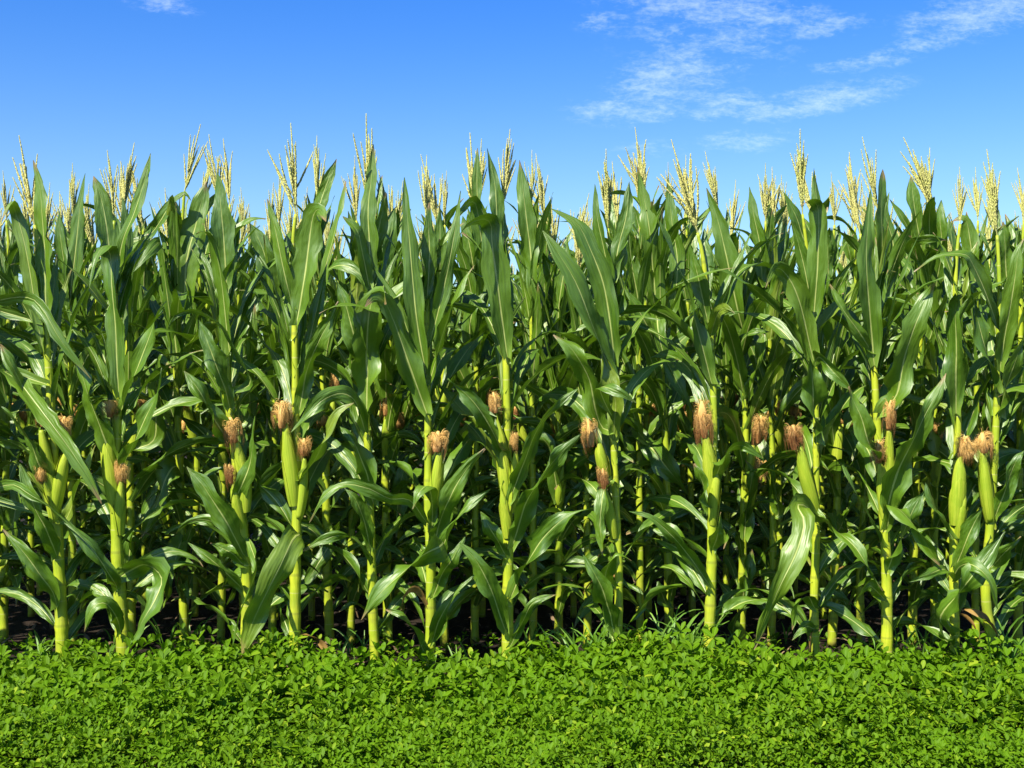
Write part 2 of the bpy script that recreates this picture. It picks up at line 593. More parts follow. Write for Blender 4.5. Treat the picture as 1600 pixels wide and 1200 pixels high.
# ------------------------------------------------------------------ what the photograph shows, in its own pixels
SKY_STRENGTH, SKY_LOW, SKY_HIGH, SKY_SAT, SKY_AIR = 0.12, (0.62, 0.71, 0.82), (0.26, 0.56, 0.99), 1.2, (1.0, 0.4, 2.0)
SUN_STRENGTH, EXPOSURE = 5.0, 0.85
CLOUD_MAX, CLOUD_COL = 0.34, (6.2, 7.0, 7.9)
CLOUDS = [  # centre u, v, radius across, radius up, turn, strength
    (1050, 120, 130, 75, 25, .95), (985, 172, 120, 32, 0, .8), (1130, 14, 260, 34, -6, .95), (945, 35, 60, 26, 0, .6),
    (1130, 165, 70, 26, 15, .95), (1300, 152, 150, 30, 10, 1.0), (1215, 172, 110, 24, 5, .8), (1530, 22, 150, 46, 12, 1.0),
    (1460, 62, 110, 20, 14, .9), (1165, 220, 90, 24, 5, .8), (1345, 98, 110, 18, 6, .7), (1160, 68, 90, 30, 0, .7),
    (1270, 40, 140, 26, 4, .7), (250, 6, 80, 20, -8, .75), (1020, 232, 90, 20, 0, .4), (1110, 60, 200, 90, 0, .45)]

# key, row, stalk from foot to top, stalk radius at the foot, tassel (foot u,v, tip u,v, kind), label
PLANTS = [
 ('a', 0, [(97, 1012), (95, 950), (88, 800), (83, 700), (77, 590), (69, 496), (62, 421), (56, 360)], 10.5, (54, 352, 33, 214, 3), 'leftmost thick front corn stalk, small tan silk tuft low on its left'),
 ('b', 0, [(192, 1008), (188, 935), (183, 862), (181, 740), (183, 629), (179, 462), (177, 380)], 11, (178, 345, 170, 236, 1), 'corn plant with two red-brown silk tufts, second thick front stalk from the left'),
 ('c', 0, [(385, 1000), (385, 904), (379, 820), (370, 730), (359, 642), (354, 554), (346, 442), (344, 370)], 9.5, (345, 322, 325, 212, 5), 'front corn plant with frayed blond silk, a broad leaf hiding its foot'),
 ('d', 0, [(460, 1025), (461, 960), (462, 883), (464, 760), (462, 629), (460, 483), (458, 383)], 9.5, (462, 335, 457, 194, 0), 'front corn plant with fat orange-tufted ear at left and brown-tufted one at right'),
 ('e', 0, [(585, 1000), (583, 967), (579, 821), (573, 654), (573, 540), (579, 420), (577, 370)], 8, (575, 322, 572, 180, 3), 'front corn plant with the tallest tassel of all, standing on a shaded stalk'),
 ('g', 0, [(672, 1029), (673, 883), (669, 800), (669, 696), (667, 567), (667, 483), (667, 421)], 8.5, (665, 346, 668, 243, 4), 'front corn plant with one round tan silk cap, a withered brown leaf near its foot'),
 ('h', 0, [(793, 1003), (794, 883), (793, 767), (792, 629), (790, 537), (785, 450), (782, 390)], 9.5, (786, 320, 798, 203, 5), 'front corn plant with sharply pointed husk beside dark red silk, near the middle'),
 ('i', 0, [(965, 1025), (967, 904), (963, 800), (960, 717), (956, 633), (958, 558), (957, 454), (954, 390)], 7.5, (950, 357, 946, 235, 2), 'front corn plant with drooping maroon silk at left and pale crumpled leaves below'),
 ('j', 0, [(1108, 1003), (1112, 883), (1113, 760), (1115, 633), (1112, 546), (1106, 470), (1098, 400)], 9.5, (1090, 364, 1050, 220, 0), 'front corn plant with the longest shaggy orange silk and a tassel leaning left'),
 ('k', 0, [(1274, 1029), (1272, 946), (1275, 842), (1275, 758), (1275, 640), (1271, 504), (1262, 400)], 7.5, (1254, 335, 1247, 204, 2), 'front corn plant whose ear tilts far out to the left with rusty hanging silk'),
 ('l', 0, [(1386, 1014), (1385, 883), (1379, 779), (1371, 667), (1366, 571), (1364, 480), (1352, 400)], 9.5, (1344, 366, 1323, 241, 1), 'straight front corn stalk with two dark silk tufts stacked one above the other'),
 ('m', 0, [(1492, 1000), (1490, 862), (1494, 737), (1497, 654), (1494, 560), (1492, 480), (1495, 400)], 8, (1500, 350, 1500, 262, 5), 'front corn plant with a copper silk tuft, touching the blond-tufted ear on its right'),
 ('n', 0, [(1548, 995), (1540, 925), (1546, 833), (1554, 717), (1558, 612), (1560, 525), (1562, 462), (1560, 400)], 8.5, (1558, 368, 1546, 235, 2), 'rightmost thick front corn stalk, a blond silk tuft on its left side'),
 ('A', 1, [(6, 1004), (6, 904), (10, 700), (14, 420)], 7, (10, 345, 6, 268, 4), 'slim second-row corn plant at the far left edge of the photo'),
 ('B', 1, [(114, 1004), (113, 900), (110, 600), (112, 440)], 7, (115, 345, 115, 256, 2), 'second-row corn plant just right of the leftmost thick front stalk'),
 ('C', 1, [(205, 1004), (205, 860), (200, 600), (196, 400)], 7, (192, 335, 207, 224, 4), 'second-row corn plant close behind the stalk with two red-brown silk tufts'),
 ('D', 1, [(288, 1004), (287, 940), (283, 780), (275, 560), (282, 400)], 7.5, (288, 300, 312, 195, 3), 'second-row corn plant with a tall tassel leaning right and one loose branch left'),
 ('E', 1, [(345, 1004), (347, 880), (352, 600), (358, 400)], 6.5, (359, 320, 350, 217, 1), 'second-row corn plant hidden behind the plant with frayed blond silk'),
 ('Fa', 1, [(425, 1004), (427, 880), (430, 600), (434, 420)], 6.5, (436, 355, 438, 268, 5), 'second-row corn plant left of the fat orange-tufted ear, mostly hidden'),
 ('G', 1, [(515, 1000), (510, 842), (509, 700), (503, 560), (498, 420)], 7.5, (497, 318, 493, 213, 1), 'second-row corn plant with orange silk, right of the fat orange-tufted ear'),
 ('H', 1, [(548, 1004), (549, 860), (554, 620), (556, 430)], 6.5, (557, 345, 553, 245, 4), 'second-row corn plant with a dense tassel left of the tallest one'),
 ('I', 1, [(606, 990), (604, 850), (602, 737), (606, 600), (612, 470)], 7.5, (612, 390, 612, 300, 4), 'second-row corn plant with a dark silk tuft right of the tallest tassel'),
 ('J', 1, [(694, 1003), (694, 850), (692, 650), (695, 500)], 6.5, (695, 352, 696, 268, 1), 'second-row corn plant just right of the round tan silk cap'),
 ('K', 1, [(742, 1003), (742, 860), (744, 620), (746, 430)], 6.5, (744, 345, 734, 209, 3), 'second-row corn plant with a thin tall tassel left of the middle plant'),
 ('L', 1, [(833, 1003), (833, 850), (831, 600), (831, 440)], 6.5, (831, 320, 831, 236, 3), 'second-row corn plant with a short open tassel, right of the pointed husk'),
 ('Ma', 1, [(873, 985), (873, 800), (872, 650), (868, 480)], 7, (866, 400, 861, 308, 1), 'short second-row corn plant with low tassel in the dip of the skyline'),
 ('Na', 1, [(918, 1003), (918, 860), (912, 620), (908, 480)], 6.5, (905, 430, 906, 340, 3), 'second-row corn plant behind the drooping maroon silk'),
 ('O', 1, [(1000, 1003), (1000, 860), (998, 620), (999, 430)], 6.5, (1002, 335, 994, 225, 5), 'second-row corn plant just right of the plant with crumpled pale leaves'),
 ('Pa', 1, [(1046, 1020), (1044, 883), (1040, 700), (1035, 608), (1027, 483), (1040, 400)], 7.5, (1046, 330, 1044, 255, 4), 'second-row corn plant with bright stalk left of the longest orange silk'),
 ('Q', 1, [(1158, 1005), (1162, 800), (1165, 650), (1150, 480), (1130, 400)], 7, (1122, 335, 1104, 237, 4), 'second-row corn plant with two hanging blond silk tufts right of the longest orange silk'),
 ('Ra', 1, [(1205, 1003), (1208, 860), (1205, 620), (1198, 420)], 6.5, (1196, 345, 1195, 256, 0), 'second-row corn plant left of the ear that tilts far out'),
 ('Sa', 1, [(1300, 1005), (1304, 904), (1308, 758), (1302, 633), (1294, 462), (1300, 400)], 7.5, (1304, 352, 1300, 270, 4), 'second-row corn plant with bright stalk between the tilted ear and the stacked dark silks'),
 ('T', 1, [(1345, 1004), (1346, 850), (1370, 560), (1376, 420)], 6.5, (1372, 330, 1350, 215, 3), 'second-row corn plant with a tall slender tassel above the stacked dark silks'),
 ('Ua', 1, [(1425, 1004), (1428, 860), (1436, 620), (1442, 421)], 7.5, (1466, 345, 1417, 215, 2), 'second-row corn plant with a thick tassel slanting left'),
 ('V', 1, [(1460, 1004), (1460, 860), (1460, 620), (1455, 430)], 6.5, (1452, 330, 1452, 231, 1), 'second-row corn plant left of the copper silk tuft'),
 ('Wa', 1, [(1590, 1004), (1592, 860), (1594, 600), (1596, 430)], 7, (1600, 345, 1591, 262, 1), 'second-row corn plant at the far right edge of the photo'),
 ('Xa', 1, [(1525, 1004), (1524, 860), (1526, 620), (1526, 430)], 6.5, (1528, 345, 1524, 262, 4), 'second-row corn plant hidden behind the copper and blond silk tufts'),
]

# plant, husk tip, husk foot, radius, silk (centre u,v, width, height), pointed
EARS = [
 ('a', (64, 672), (84, 790), 10, (66, 652, 20, 30), False), ('a', (103, 708), (86, 800), 9.5, (99, 665, 22, 40), False), ('a', (70, 752), (84, 815), 7, (64, 738, 17, 28), False),
 ('b', (167, 655), (181, 800), 10.5, (171, 637, 22, 32), False), ('b', (190, 752), (188, 835), 8.5, (191, 734, 20, 36), False),
 ('c', (369, 690), (383, 800), 10.5, (365, 669, 27, 47), False), ('c', (365, 756), (380, 825), 7.5, (359, 738, 15, 35), False),
 ('d', (446, 662), (460, 790), 11, (440, 645, 29, 50), False), ('d', (476, 716), (467, 810), 8, (476, 697, 19, 33), False),
 ('g', (687, 706), (674, 800), 10, (684, 688, 28, 38), False),
 ('h', (777, 655), (791, 775), 10.5, (774, 627, 18, 38), True), ('h', (783, 765), (793, 840), 8, None, True), ('h', (806, 705), (798, 800), 8, (803, 688, 12, 32), False),
 ('i', (936, 692), (948, 745), 9, (921, 674, 25, 52), False), ('i', (945, 764), (960, 840), 7, (942, 746, 16, 38), False),
 ('j', (1102, 680), (1114, 775), 11, (1099, 652, 27, 68), False), ('j', (1122, 730), (1113, 820), 8.5, None, True),
 ('k', (1251, 694), (1275, 800), 10, (1239, 681, 27, 46), False),
 ('l', (1389, 672), (1383, 795), 9.5, (1389, 645, 19, 52), False), ('l', (1374, 722), (1383, 810), 9, (1371, 704, 23, 42), False),
 ('m', (1500, 713), (1493, 820), 11.5, (1511, 697, 29, 42), False), ('m', (1508, 765), (1497, 840), 7.5, None, True),
 ('n', (1535, 707), (1547, 815), 10, (1537, 690, 26, 38), False),
 ('G', (522, 622), (510, 700), 7.5, (526, 597, 17, 38), False), ('G', (503, 668), (508, 720), 6, (503, 655, 15, 22), False),
 ('I', (603, 655), (603, 710), 7, (602, 633, 17, 32), False), ('I', (625, 600), (612, 665), 7.5, None, True),
 ('J', (681, 612), (690, 660), 6, None, True), ('J', (695, 602), (693, 660), 6.5, None, True),
 ('Q', (1177, 696), (1167, 765), 8.5, (1187, 668, 21, 52), False), ('Q', (1181, 752), (1168, 800), 7, (1189, 735, 19, 40), False),
 ('C', (218, 640), (206, 700), 6.5, (222, 624, 14, 26), False), ('Sa', (1312, 660), (1306, 740), 8, None, True), ('T', (1375, 622), (1371, 690), 7, (1376, 604, 13, 22), False),
 ('Ma', (880, 730), (873, 790), 7.5, None, True), ('E', (345, 690), (350, 750), 7, (342, 672, 16, 30), False), ('V', (1466, 690), (1460, 760), 7, (1468, 672, 17, 30), False),
]

# crop of the photograph, width, reach towards the path, row, points from the stalk to the tip (u, v in the crop, optional reach)
LEAVES = [
 ('A1', 60, .08, 0, [(160, 960), (125, 750), (95, 570), (60, 440, .07), (38, 400, .14), (5, 470, .2)]),
 ('A1', 80, .05, 0, [(172, 850), (168, 650), (160, 500), (150, 350), (125, 240)]),
 ('A1', 58, .24, 0, [(-40, 790), (20, 762), (110, 757), (160, 800), (230, 920), (340, 1060)]),
 ('A1', 92, .12, 0, [(445, 1130), (432, 900), (420, 720), (412, 595, .07), (390, 565, .14), (355, 620, .22), (335, 720, .24)]),
 ('A1', 88, .03, 0, [(418, 700), (408, 570), (395, 460), (375, 370), (350, 300)]),
 ('A1', 62, .10, 0, [(440, 660), (460, 540), (500, 440), (540, 320), (566, 215)]),
 ('A1', 80, .20, 0, [(450, 1190), (490, 1080), (540, 950), (590, 820), (625, 770)]),
 ('A1', 88, .12, 1, [(665, 1010), (650, 850), (625, 680), (612, 590, .08), (595, 550, .16), (540, 610, .26), (500, 660, .28)]),
 ('A1', 48, .12, 1, [(560, 520), (600, 470), (645, 395), (690, 362), (716, 392)]),
 ('A1', 112, .05, 1, [(690, 790), (700, 620), (735, 470), (775, 320)]),
 ('A1', 92, .06, 0, [(850, 740), (840, 560), (828, 420), (815, 285)]),
 ('A1', 88, .16, 0, [(862, 970), (838, 790), (820, 640), (795, 530, .16), (765, 508, .2), (735, 520, .26)]),
 ('A1', 62, .26, 0, [(935, 1080), (915, 1005), (860, 910), (790, 835), (720, 805), (660, 825), (630, 870)]),
 ('A1', 92, .18, 0, [(150, 1210), (100, 1120), (50, 1020), (0, 930)]),
 ('A1', 82, .12, 0, [(862, 1170), (840, 1080), (800, 980), (745, 840)]),
 ('A1', 90, .16, 0, [(860, 1300), (800, 1200), (750, 1110), (690, 1030)]),
 ('A1', 62, .10, 1, [(930, 1210), (935, 1050), (948, 900), (955, 780)]),
 ('A1', 70, .05, 1, [(270, 900), (265, 740), (285, 560), (300, 420), (320, 290)]),
 ('A1', 60, .05, 1, [(262, 800), (240, 640), (225, 520), (222, 430)]),
 ('A1', 62, .10, 1, [(480, 900), (470, 700), (475, 540), (460, 380)]),
 ('B1', 90, .14, 0, [(432, 420), (375, 290), (325, 140), (285, 20)]),
 ('B1', 76, .20, 0, [(455, 440), (500, 340), (545, 240), (590, 150), (610, 60)]),
 ('B1', 82, .16, 1, [(575, 330), (582, 200), (590, 80), (602, 25, .18), (640, 60, .26)]),
 ('B1', 78, .30, 0, [(20, 70), (70, 110), (130, 185), (200, 280), (270, 375), (330, 470), (382, 570)]),
 ('B1', 92, .15, 0, [(180, 480), (145, 420), (110, 340), (60, 260), (5, 205)]),
 ('B1', 80, .17, 0, [(215, 770), (170, 660), (120, 560), (75, 420)]),
 ('B1', 82, .17, 0, [(215, 960), (190, 890), (140, 820), (80, 740), (10, 665)]),
 ('B1', 42, .28, 0, [(-50, 540), (40, 497), (110, 535), (200, 590), (300, 680), (335, 705)]),
 ('B1', 62, .2, 0, [(440, 890), (420, 850), (360, 760), (300, 690), (240, 640)]),
 ('B1', 62, .22, 0, [(455, 1060), (435, 990), (395, 940), (345, 960), (315, 1050)]),
 ('B1', 122, .26, 0, [(470, 830), (540, 800), (600, 850), (580, 930), (530, 1020), (475, 1130)]),
 ('B1', 92, .16, 1, [(690, 690), (665, 740), (648, 820), (630, 910), (600, 975)]),
 ('B1', 92, .20, 1, [(690, 480), (655, 430), (620, 480), (580, 590), (530, 695)]),
 ('B1', 92, .16, 0, [(915, 765), (880, 690), (820, 590), (760, 500), (700, 430)]),
 ('B1', 58, .14, 0, [(910, 890), (850, 830), (780, 770), (705, 715)]),
 ('B1', 60, .10, 0, [(915, 800), (860, 750), (790, 715)]),
 ('B1', 44, .30, 0, [(930, 700), (960, 800), (945, 870), (905, 970), (868, 1120)]),
 ('B1', 70, .10, 0, [(250, 620), (290, 500), (330, 420), (360, 350)]),
 ('B1', 70, .10, 1, [(480, 800), (500, 680), (560, 560), (600, 470)]),
 ('B1', 50, .10, 1, [(260, 1000), (300, 900), (370, 830), (430, 790)]),
 ('B1', 72, .12, 1, [(20, 800), (40, 700), (60, 560), (30, 480)]),
 ('B1', 76, .14, 0, [(882, 560), (930, 440), (945, 340), (958, 240)]),
 ('B2', 112, .32, 0, [(148, 760), (168, 690), (140, 700), (95, 790), (45, 890), (-10, 1010), (-55, 1140)]),
 ('B2', 46, .10, 1, [(60, 620), (15, 520), (18, 420), (30, 330), (42, 250)]),
 ('B2', 68, .26, 0, [(410, 300), (375, 190), (320, 155), (250, 180), (190, 240), (128, 305)]),
 ('B2', 62, .22, 0, [(160, 480), (215, 410), (265, 300), (310, 225), (368, 192)]),
 ('A2', 78, .16, 0, [(160, 1190), (195, 1020), (240, 910), (290, 820), (310, 770)]),
 ('B2', 92, .20, 0, [(440, 570), (410, 440), (370, 340), (315, 280)]),
 ('B2', 58, .30, 0, [(640, 640), (575, 555), (500, 550), (420, 512), (330, 495), (255, 540), (200, 640)]),
 ('B2', 62, .16, 0, [(430, 740), (405, 630), (372, 550), (335, 515)]),
 ('B2', 48, .20, 0, [(440, 790), (400, 720), (330, 690), (250, 705), (175, 748)]),
 ('B2', 62, .14, 1, [(290, 660), (285, 700), (235, 790), (172, 890)]),
 ('B2', 114, .32, 0, [(655, 760), (700, 715), (690, 730), (620, 765), (540, 830), (460, 910), (395, 1005)]),
 ('B2', 72, .18, 0, [(645, 1160), (600, 1060), (560, 995), (485, 965)]),
 ('B2', 62, .12, 0, [(660, 660), (662, 560), (645, 505, .14), (610, 530, .2), (590, 590, .2)]),
 ('B2', 80, .16, 0, [(662, 740), (700, 610), (740, 520), (790, 440), (858, 362)]),
 ('B2', 58, .20, 0, [(665, 790), (730, 670), (790, 580), (882, 512)]),
 ('B2', 62, .16, 0, [(662, 920), (700, 830), (740, 770), (785, 690)]),
 ('B2', 62, .18, 0, [(660, 1090), (690, 1000), (740, 915), (818, 836)]),
 ('B2', 84, .18, 0, [(935, 1045), (880, 890), (830, 790), (765, 715)]),
 ('B2', 84, .22, 0, [(942, 400), (890, 310), (845, 225), (790, 160), (718, 100)]),
 ('B2', 62, .12, 0, [(935, 760), (905, 710), (875, 655), (842, 598)]),
 ('B2', 66, .12, 1, [(708, 460), (705, 380), (735, 270), (770, 200)]),
 ('B2', 60, .10, 1, [(265, 760), (240, 700), (180, 650), (100, 640)]),
 ('B2', 74, .10, 1, [(490, 760), (520, 640), (545, 480), (590, 350)]),
 ('B2', 50, .10, 1, [(500, 1060), (440, 1000), (370, 940), (310, 975)]),
 ('A2', 62, .08, 0, [(138, 800), (105, 660), (72, 500), (42, 385)]),
 ('A2', 112, .10, 0, [(150, 860), (180, 690), (200, 530), (215, 445, .1), (240, 425, .16), (262, 470, .24)]),
 ('A2', 56, .06, 1, [(225, 520), (235, 420), (265, 330), (302, 236)]),
 ('A2', 52, .06, 1, [(245, 720), (265, 620), (300, 490), (338, 318)]),
 ('A2', 52, .24, 1, [(240, 700), (265, 655), (330, 635), (400, 680), (432, 760)]),
 ('A2', 74, .10, 0, [(425, 720), (402, 600), (380, 505), (325, 452)]),
 ('A2', 72, .05, 0, [(428, 760), (425, 560), (420, 420), (432, 300), (440, 180)]),
 ('A2', 124, .16, 0, [(415, 1190), (415, 980), (420, 850), (435, 765, .16), (470, 745, .22), (490, 780, .28)]),
 ('A2', 102, .18, 0, [(640, 1190), (575, 1010), (515, 840), (480, 765, .2), (440, 755, .24), (410, 790, .28)]),
 ('A2', 92, .14, 0, [(412, 1000), (375, 920), (340, 800), (305, 695)]),
 ('A2', 78, .12, 0, [(642, 1060), (605, 860), (585, 660), (570, 480), (556, 305)]),
 ('A2', 62, .10, 0, [(645, 950), (690, 780), (725, 620), (750, 480), (768, 355)]),
 ('A2', 92, .14, 0, [(645, 1090), (690, 930), (730, 800), (770, 700), (820, 635)]),
 ('A2', 64, .05, 0, [(642, 760), (650, 600), (648, 500), (650, 400)]),
 ('A2', 56, .05, 1, [(695, 800), (690, 650), (690, 520), (690, 400)]),
 ('A2', 60, .06, 1, [(500, 760), (490, 620), (505, 520), (520, 420)]),
 ('A2', 104, .16, 0, [(942, 980), (925, 850), (905, 700), (885, 550), (880, 480, .14), (850, 462, .2), (800, 480, .26), (770, 510, .28)]),
 ('A2', 64, .05, 0, [(908, 640), (905, 480), (895, 330), (866, 196)]),
 ('A2', 40, .05, 1, [(835, 560), (830, 420), (828, 300), (830, 195)]),
 ('A2', 70, .10, 1, [(830, 800), (850, 640), (840, 500), (820, 400, .12), (780, 420, .2), (745, 470, .24)]),
 ('A2', 60, .06, 1, [(825, 700), (800, 560), (775, 450)]),
 ('A2', 70, .12, 1, [(835, 1000), (800, 880), (830, 760), (870, 735)]),
 ('A2', 80, .1, 1, [(75, 800), (50, 660), (20, 560), (-20, 480)]),
 ('A3', 74, .06, 1, [(78, 760), (68, 580), (50, 430), (28, 240)]),
 ('A3', 92, .14, 0, [(385, 1010), (368, 850), (338, 690), (290, 565), (240, 475), (145, 422)]),
 ('A3', 114, .22, 0, [(382, 1200), (345, 980), (295, 830), (235, 690), (160, 570), (115, 505)]),
 ('A3', 102, .18, 0, [(330, 1230), (285, 1060), (225, 950), (155, 895)]),
 ('A3', 84, .06, 1, [(545, 860), (530, 660), (508, 450), (468, 265)]),
 ('A3', 72, .14, 1, [(548, 960), (520, 890), (480, 810), (425, 725)]),
 ('A3', 72, .26, 1, [(545, 790), (548, 880), (570, 970), (625, 1080), (680, 1190)]),
 ('A3', 92, .14, 0, [(748, 1080), (702, 890), (650, 700), (600, 575), (555, 470)]),
 ('A3', 64, .08, 0, [(735, 850), (700, 690), (670, 565)]),
 ('A3', 54, .18, 0, [(745, 900), (770, 820), (800, 795, .2), (835, 815, .24)]),
 ('A3', 92, .14, 1, [(870, 900), (840, 780), (808, 620), (770, 460), (730, 345)]),
 ('A3', 48, .20, 1, [(840, 960), (870, 905), (915, 885), (965, 885)]),
 ('A3', 74, .14, 1, [(885, 1130), (905, 1060), (932, 950), (948, 880)]),
 ('A3', 64, .05, 0, [(372, 760), (350, 600), (320, 460), (310, 330)]),
 ('A3', 60, .05, 0, [(378, 700), (400, 560), (430, 440), (440, 320)]),
 ('A3', 60, .06, 1, [(480, 800), (455, 660), (440, 540), (430, 430)]),
 ('A3', 70, .06, 1, [(170, 900), (180, 740), (200, 620), (210, 530)]),
 ('A3', 84, .10, 1, [(260, 900), (250, 760), (235, 650), (215, 600)]),
 ('A3', 60, .06, 1, [(940, 700), (930, 560), (905, 440), (890, 340)]),
 ('A3', 66, .06, 1, [(600, 800), (620, 640), (600, 480), (585, 310)]),
 ('B3', 74, .20, 0, [(-10, 560), (40, 425), (90, 310), (150, 220), (245, 138)]),
 ('B3', 54, .30, 0, [(385, 260), (250, 172), (330, 140), (400, 150), (468, 192)][0:1] + [(330, 190), (270, 160), (330, 138), (400, 150), (468, 192)][2:]),
 ('B3', 94, .22, 0, [(0, 730), (55, 570), (110, 470), (180, 385), (262, 305)]),
 ('B3', 94, .24, 0, [(-5, 920), (50, 800), (100, 715), (180, 635), (240, 600), (308, 588)]),
 ('B3', 40, .16, 0, [(-10, 1110), (40, 1010), (80, 940), (165, 908)]),
 ('B3', 36, .14, 1, [(170, 1000), (195, 900), (230, 885), (268, 922)]),
 ('B3', 56, .10, 0, [(375, 480), (345, 520), (330, 640), (340, 765)]),
 ('B3', 52, .24, 0, [(748, 885), (660, 760), (600, 690), (520, 620), (438, 598)]),
 ('B3', 94, .26, 1, [(575, 420), (470, 300), (540, 380), (600, 460), (668, 550)][1:]),
 ('B3', 84, .18, 0, [(385, 1060), (350, 920), (310, 830), (265, 760)]),
 ('B3', 64, .18, 0, [(385, 880), (352, 850), (370, 790), (395, 755), (448, 782)]),
 ('B3', 66, .34, 0, [(765, 470), (850, 425), (940, 405)] [0:1] + [(800, 385), (860, 350), (945, 402)]),
 ('B3', 60, .12, 0, [(752, 740), (775, 680), (782, 600)]),
 ('B3', 74, .12, 1, [(870, 700), (885, 560), (900, 450), (870, 400)]),
 ('B3', 70, .12, 1, [(860, 950), (880, 840), (900, 740)]),
 ('B3', 60, .12, 1, [(585, 720), (540, 560), (500, 470)]),
 ('B3', 60, .12, 1, [(590, 960), (560, 900), (548, 860)]),
 ('B3', 76, .16, 1, [(175, 560), (150, 400), (120, 330), (60, 280)]),
 ('B3', 60, .14, 0, [(740, 600), (710, 480), (680, 420)]),
 ('B3', 76, .12, 0, [(380, 330), (385, 200), (370, 120), (340, 0)]),
 ('B3', 44, .20, 1, [(865, 1110), (830, 1050), (850, 980), (893, 955)]),
 ('B4', 94, .30, 0, [(178, 640), (150, 580), (110, 575), (135, 640), (110, 740), (55, 860), (0, 985), (-55, 1115)]),
 ('B4', 62, .24, 0, [(175, 600), (240, 655), (320, 725), (370, 800), (432, 895)]),
 ('B4', 56, .20, 0, [(430, 730), (380, 612), (330, 530), (280, 425)]),
 ('B4', 84, .24, 0, [(446, 660), (470, 580), (530, 630), (590, 720), (645, 802)]),
 ('B4', 114, .22, 0, [(442, 610), (470, 500), (515, 390), (575, 265), (640, 140), (668, 80)]),
 ('A4', 114, .18, 0, [(420, 1190), (480, 1120), (515, 970), (560, 840), (605, 735, .16), (625, 700, .2)]),
 ('B4', 58, .16, 0, [(695, 700), (640, 610), (605, 540), (590, 490)]),
 ('B4', 84, .14, 0, [(448, 820), (490, 720), (540, 600), (585, 520)]),
 ('B4', 104, .30, 0, [(690, 1060), (650, 1000), (700, 920), (785, 815), (888, 672)]),
 ('B4', 54, .34, 0, [(690, 860), (640, 870), (560, 850), (640, 830), (750, 800), (820, 845), (862, 965)][0:1] + [(720, 805), (770, 800), (830, 855), (862, 965)]),
 ('B4', 48, .28, 0, [(692, 850), (660, 815), (600, 835), (528, 862)]),
 ('B4', 54, .16, 0, [(695, 1100), (660, 1060), (638, 1000)]),
 ('B4', 74, .12, 0, [(705, 800), (750, 690), (805, 580)]),
 ('B4', 64, .14, 0, [(845, 800), (890, 750), (945, 690)]),
 ('B4', 70, .14, 0, [(850, 620), (890, 520), (930, 410), (960, 370)]),
 ('A4', 80, .16, 0, [(868, 1030), (900, 840), (925, 690), (940, 580), (965, 530)]),
 ('A4', 84, .2, 0, [(862, 1200), (900, 1080), (935, 980), (970, 890)]),
 ('A4', 64, .2, 0, [(172, 1020), (190, 980), (240, 1030), (312, 1105)]),
 ('A4', 78, .14, 0, [(168, 860), (185, 650), (190, 470), (182, 405, .12), (155, 392, .18), (125, 410, .22)]),
 ('A4', 44, .05, 0, [(178, 560), (182, 420), (172, 270)]),
 ('A4', 94, .18, 0, [(172, 1000), (115, 760), (65, 665, .14), (25, 650, .2), (-10, 720, .26)]),
 ('A4', 96, .14, 0, [(398, 1010), (382, 800), (368, 600), (385, 350)]),
 ('A4', 90, .08, 1, [(435, 760), (430, 560), (425, 400), (430, 275)]),
 ('A4', 64, .16, 0, [(390, 960), (345, 890), (280, 800), (232, 705)]),
 ('A4', 104, .16, 0, [(705, 1190), (705, 960), (702, 790, .14), (700, 740, .2)]),
 ('A4', 54, .26, 1, [(575, 640), (490, 590), (560, 542), (660, 538)][0:1] + [(540, 560), (600, 536), (668, 540)]),
 ('A4', 74, .30, 0, [(870, 890), (835, 790), (775, 640), (740, 592), (640, 600), (548, 660)]),
 ('A4', 84, .14, 0, [(858, 1120), (812, 930), (765, 745)]),
 ('A4', 44, .06, 1, [(560, 640), (530, 510), (500, 450), (455, 385)]),
 ('A4', 64, .06, 1, [(225, 760), (150, 560), (105, 450), (58, 360)][1:]),
 ('A4', 60, .06, 1, [(580, 600), (560, 480), (545, 380), (535, 300)]),
 ('A4', 70, .06, 1, [(610, 700), (650, 560), (645, 470), (650, 390)]),
 ('A4', 66, .06, 1, [(785, 760), (760, 560), (740, 460), (690, 470)]),
 ('A4', 80, .06, 1, [(900, 700), (890, 560), (880, 470)]),
 ('A4', 60, .06, 1, [(460, 700), (470, 560), (440, 440), (455, 360)]),
 ('B4', 52, .14, 0, [(440, 930), (400, 890), (375, 880), (320, 942)]),
 ('B4', 44, .14, 1, [(240, 960), (190, 900), (270, 915), (312, 1005)][0:1] + [(245, 905), (285, 930), (312, 1005)]),
 ('B4', 48, .18, 0, [(178, 1040), (140, 1032), (90, 1082)]),
 ('B4', 62, .14, 0, [(175, 960), (150, 920), (115, 950), (90, 1042)]),
 ('B4', 94, .16, 0, [(182, 340), (175, 200), (165, 80), (150, -20)]),
 ('B4', 84, .18, 0, [(412, 390), (380, 350), (350, 245), (300, 130)]),
 ('B4', 70, .12, 1, [(250, 700), (300, 600), (330, 520)]),
 ('B4', 74, .12, 1, [(600, 500), (630, 380), (610, 280)]),
 ('B4', 70, .12, 1, [(40, 600), (20, 480), (10, 400)]),
]


# ------------------------------------------------------------------ traced plants: first and second row
class Plant: pass


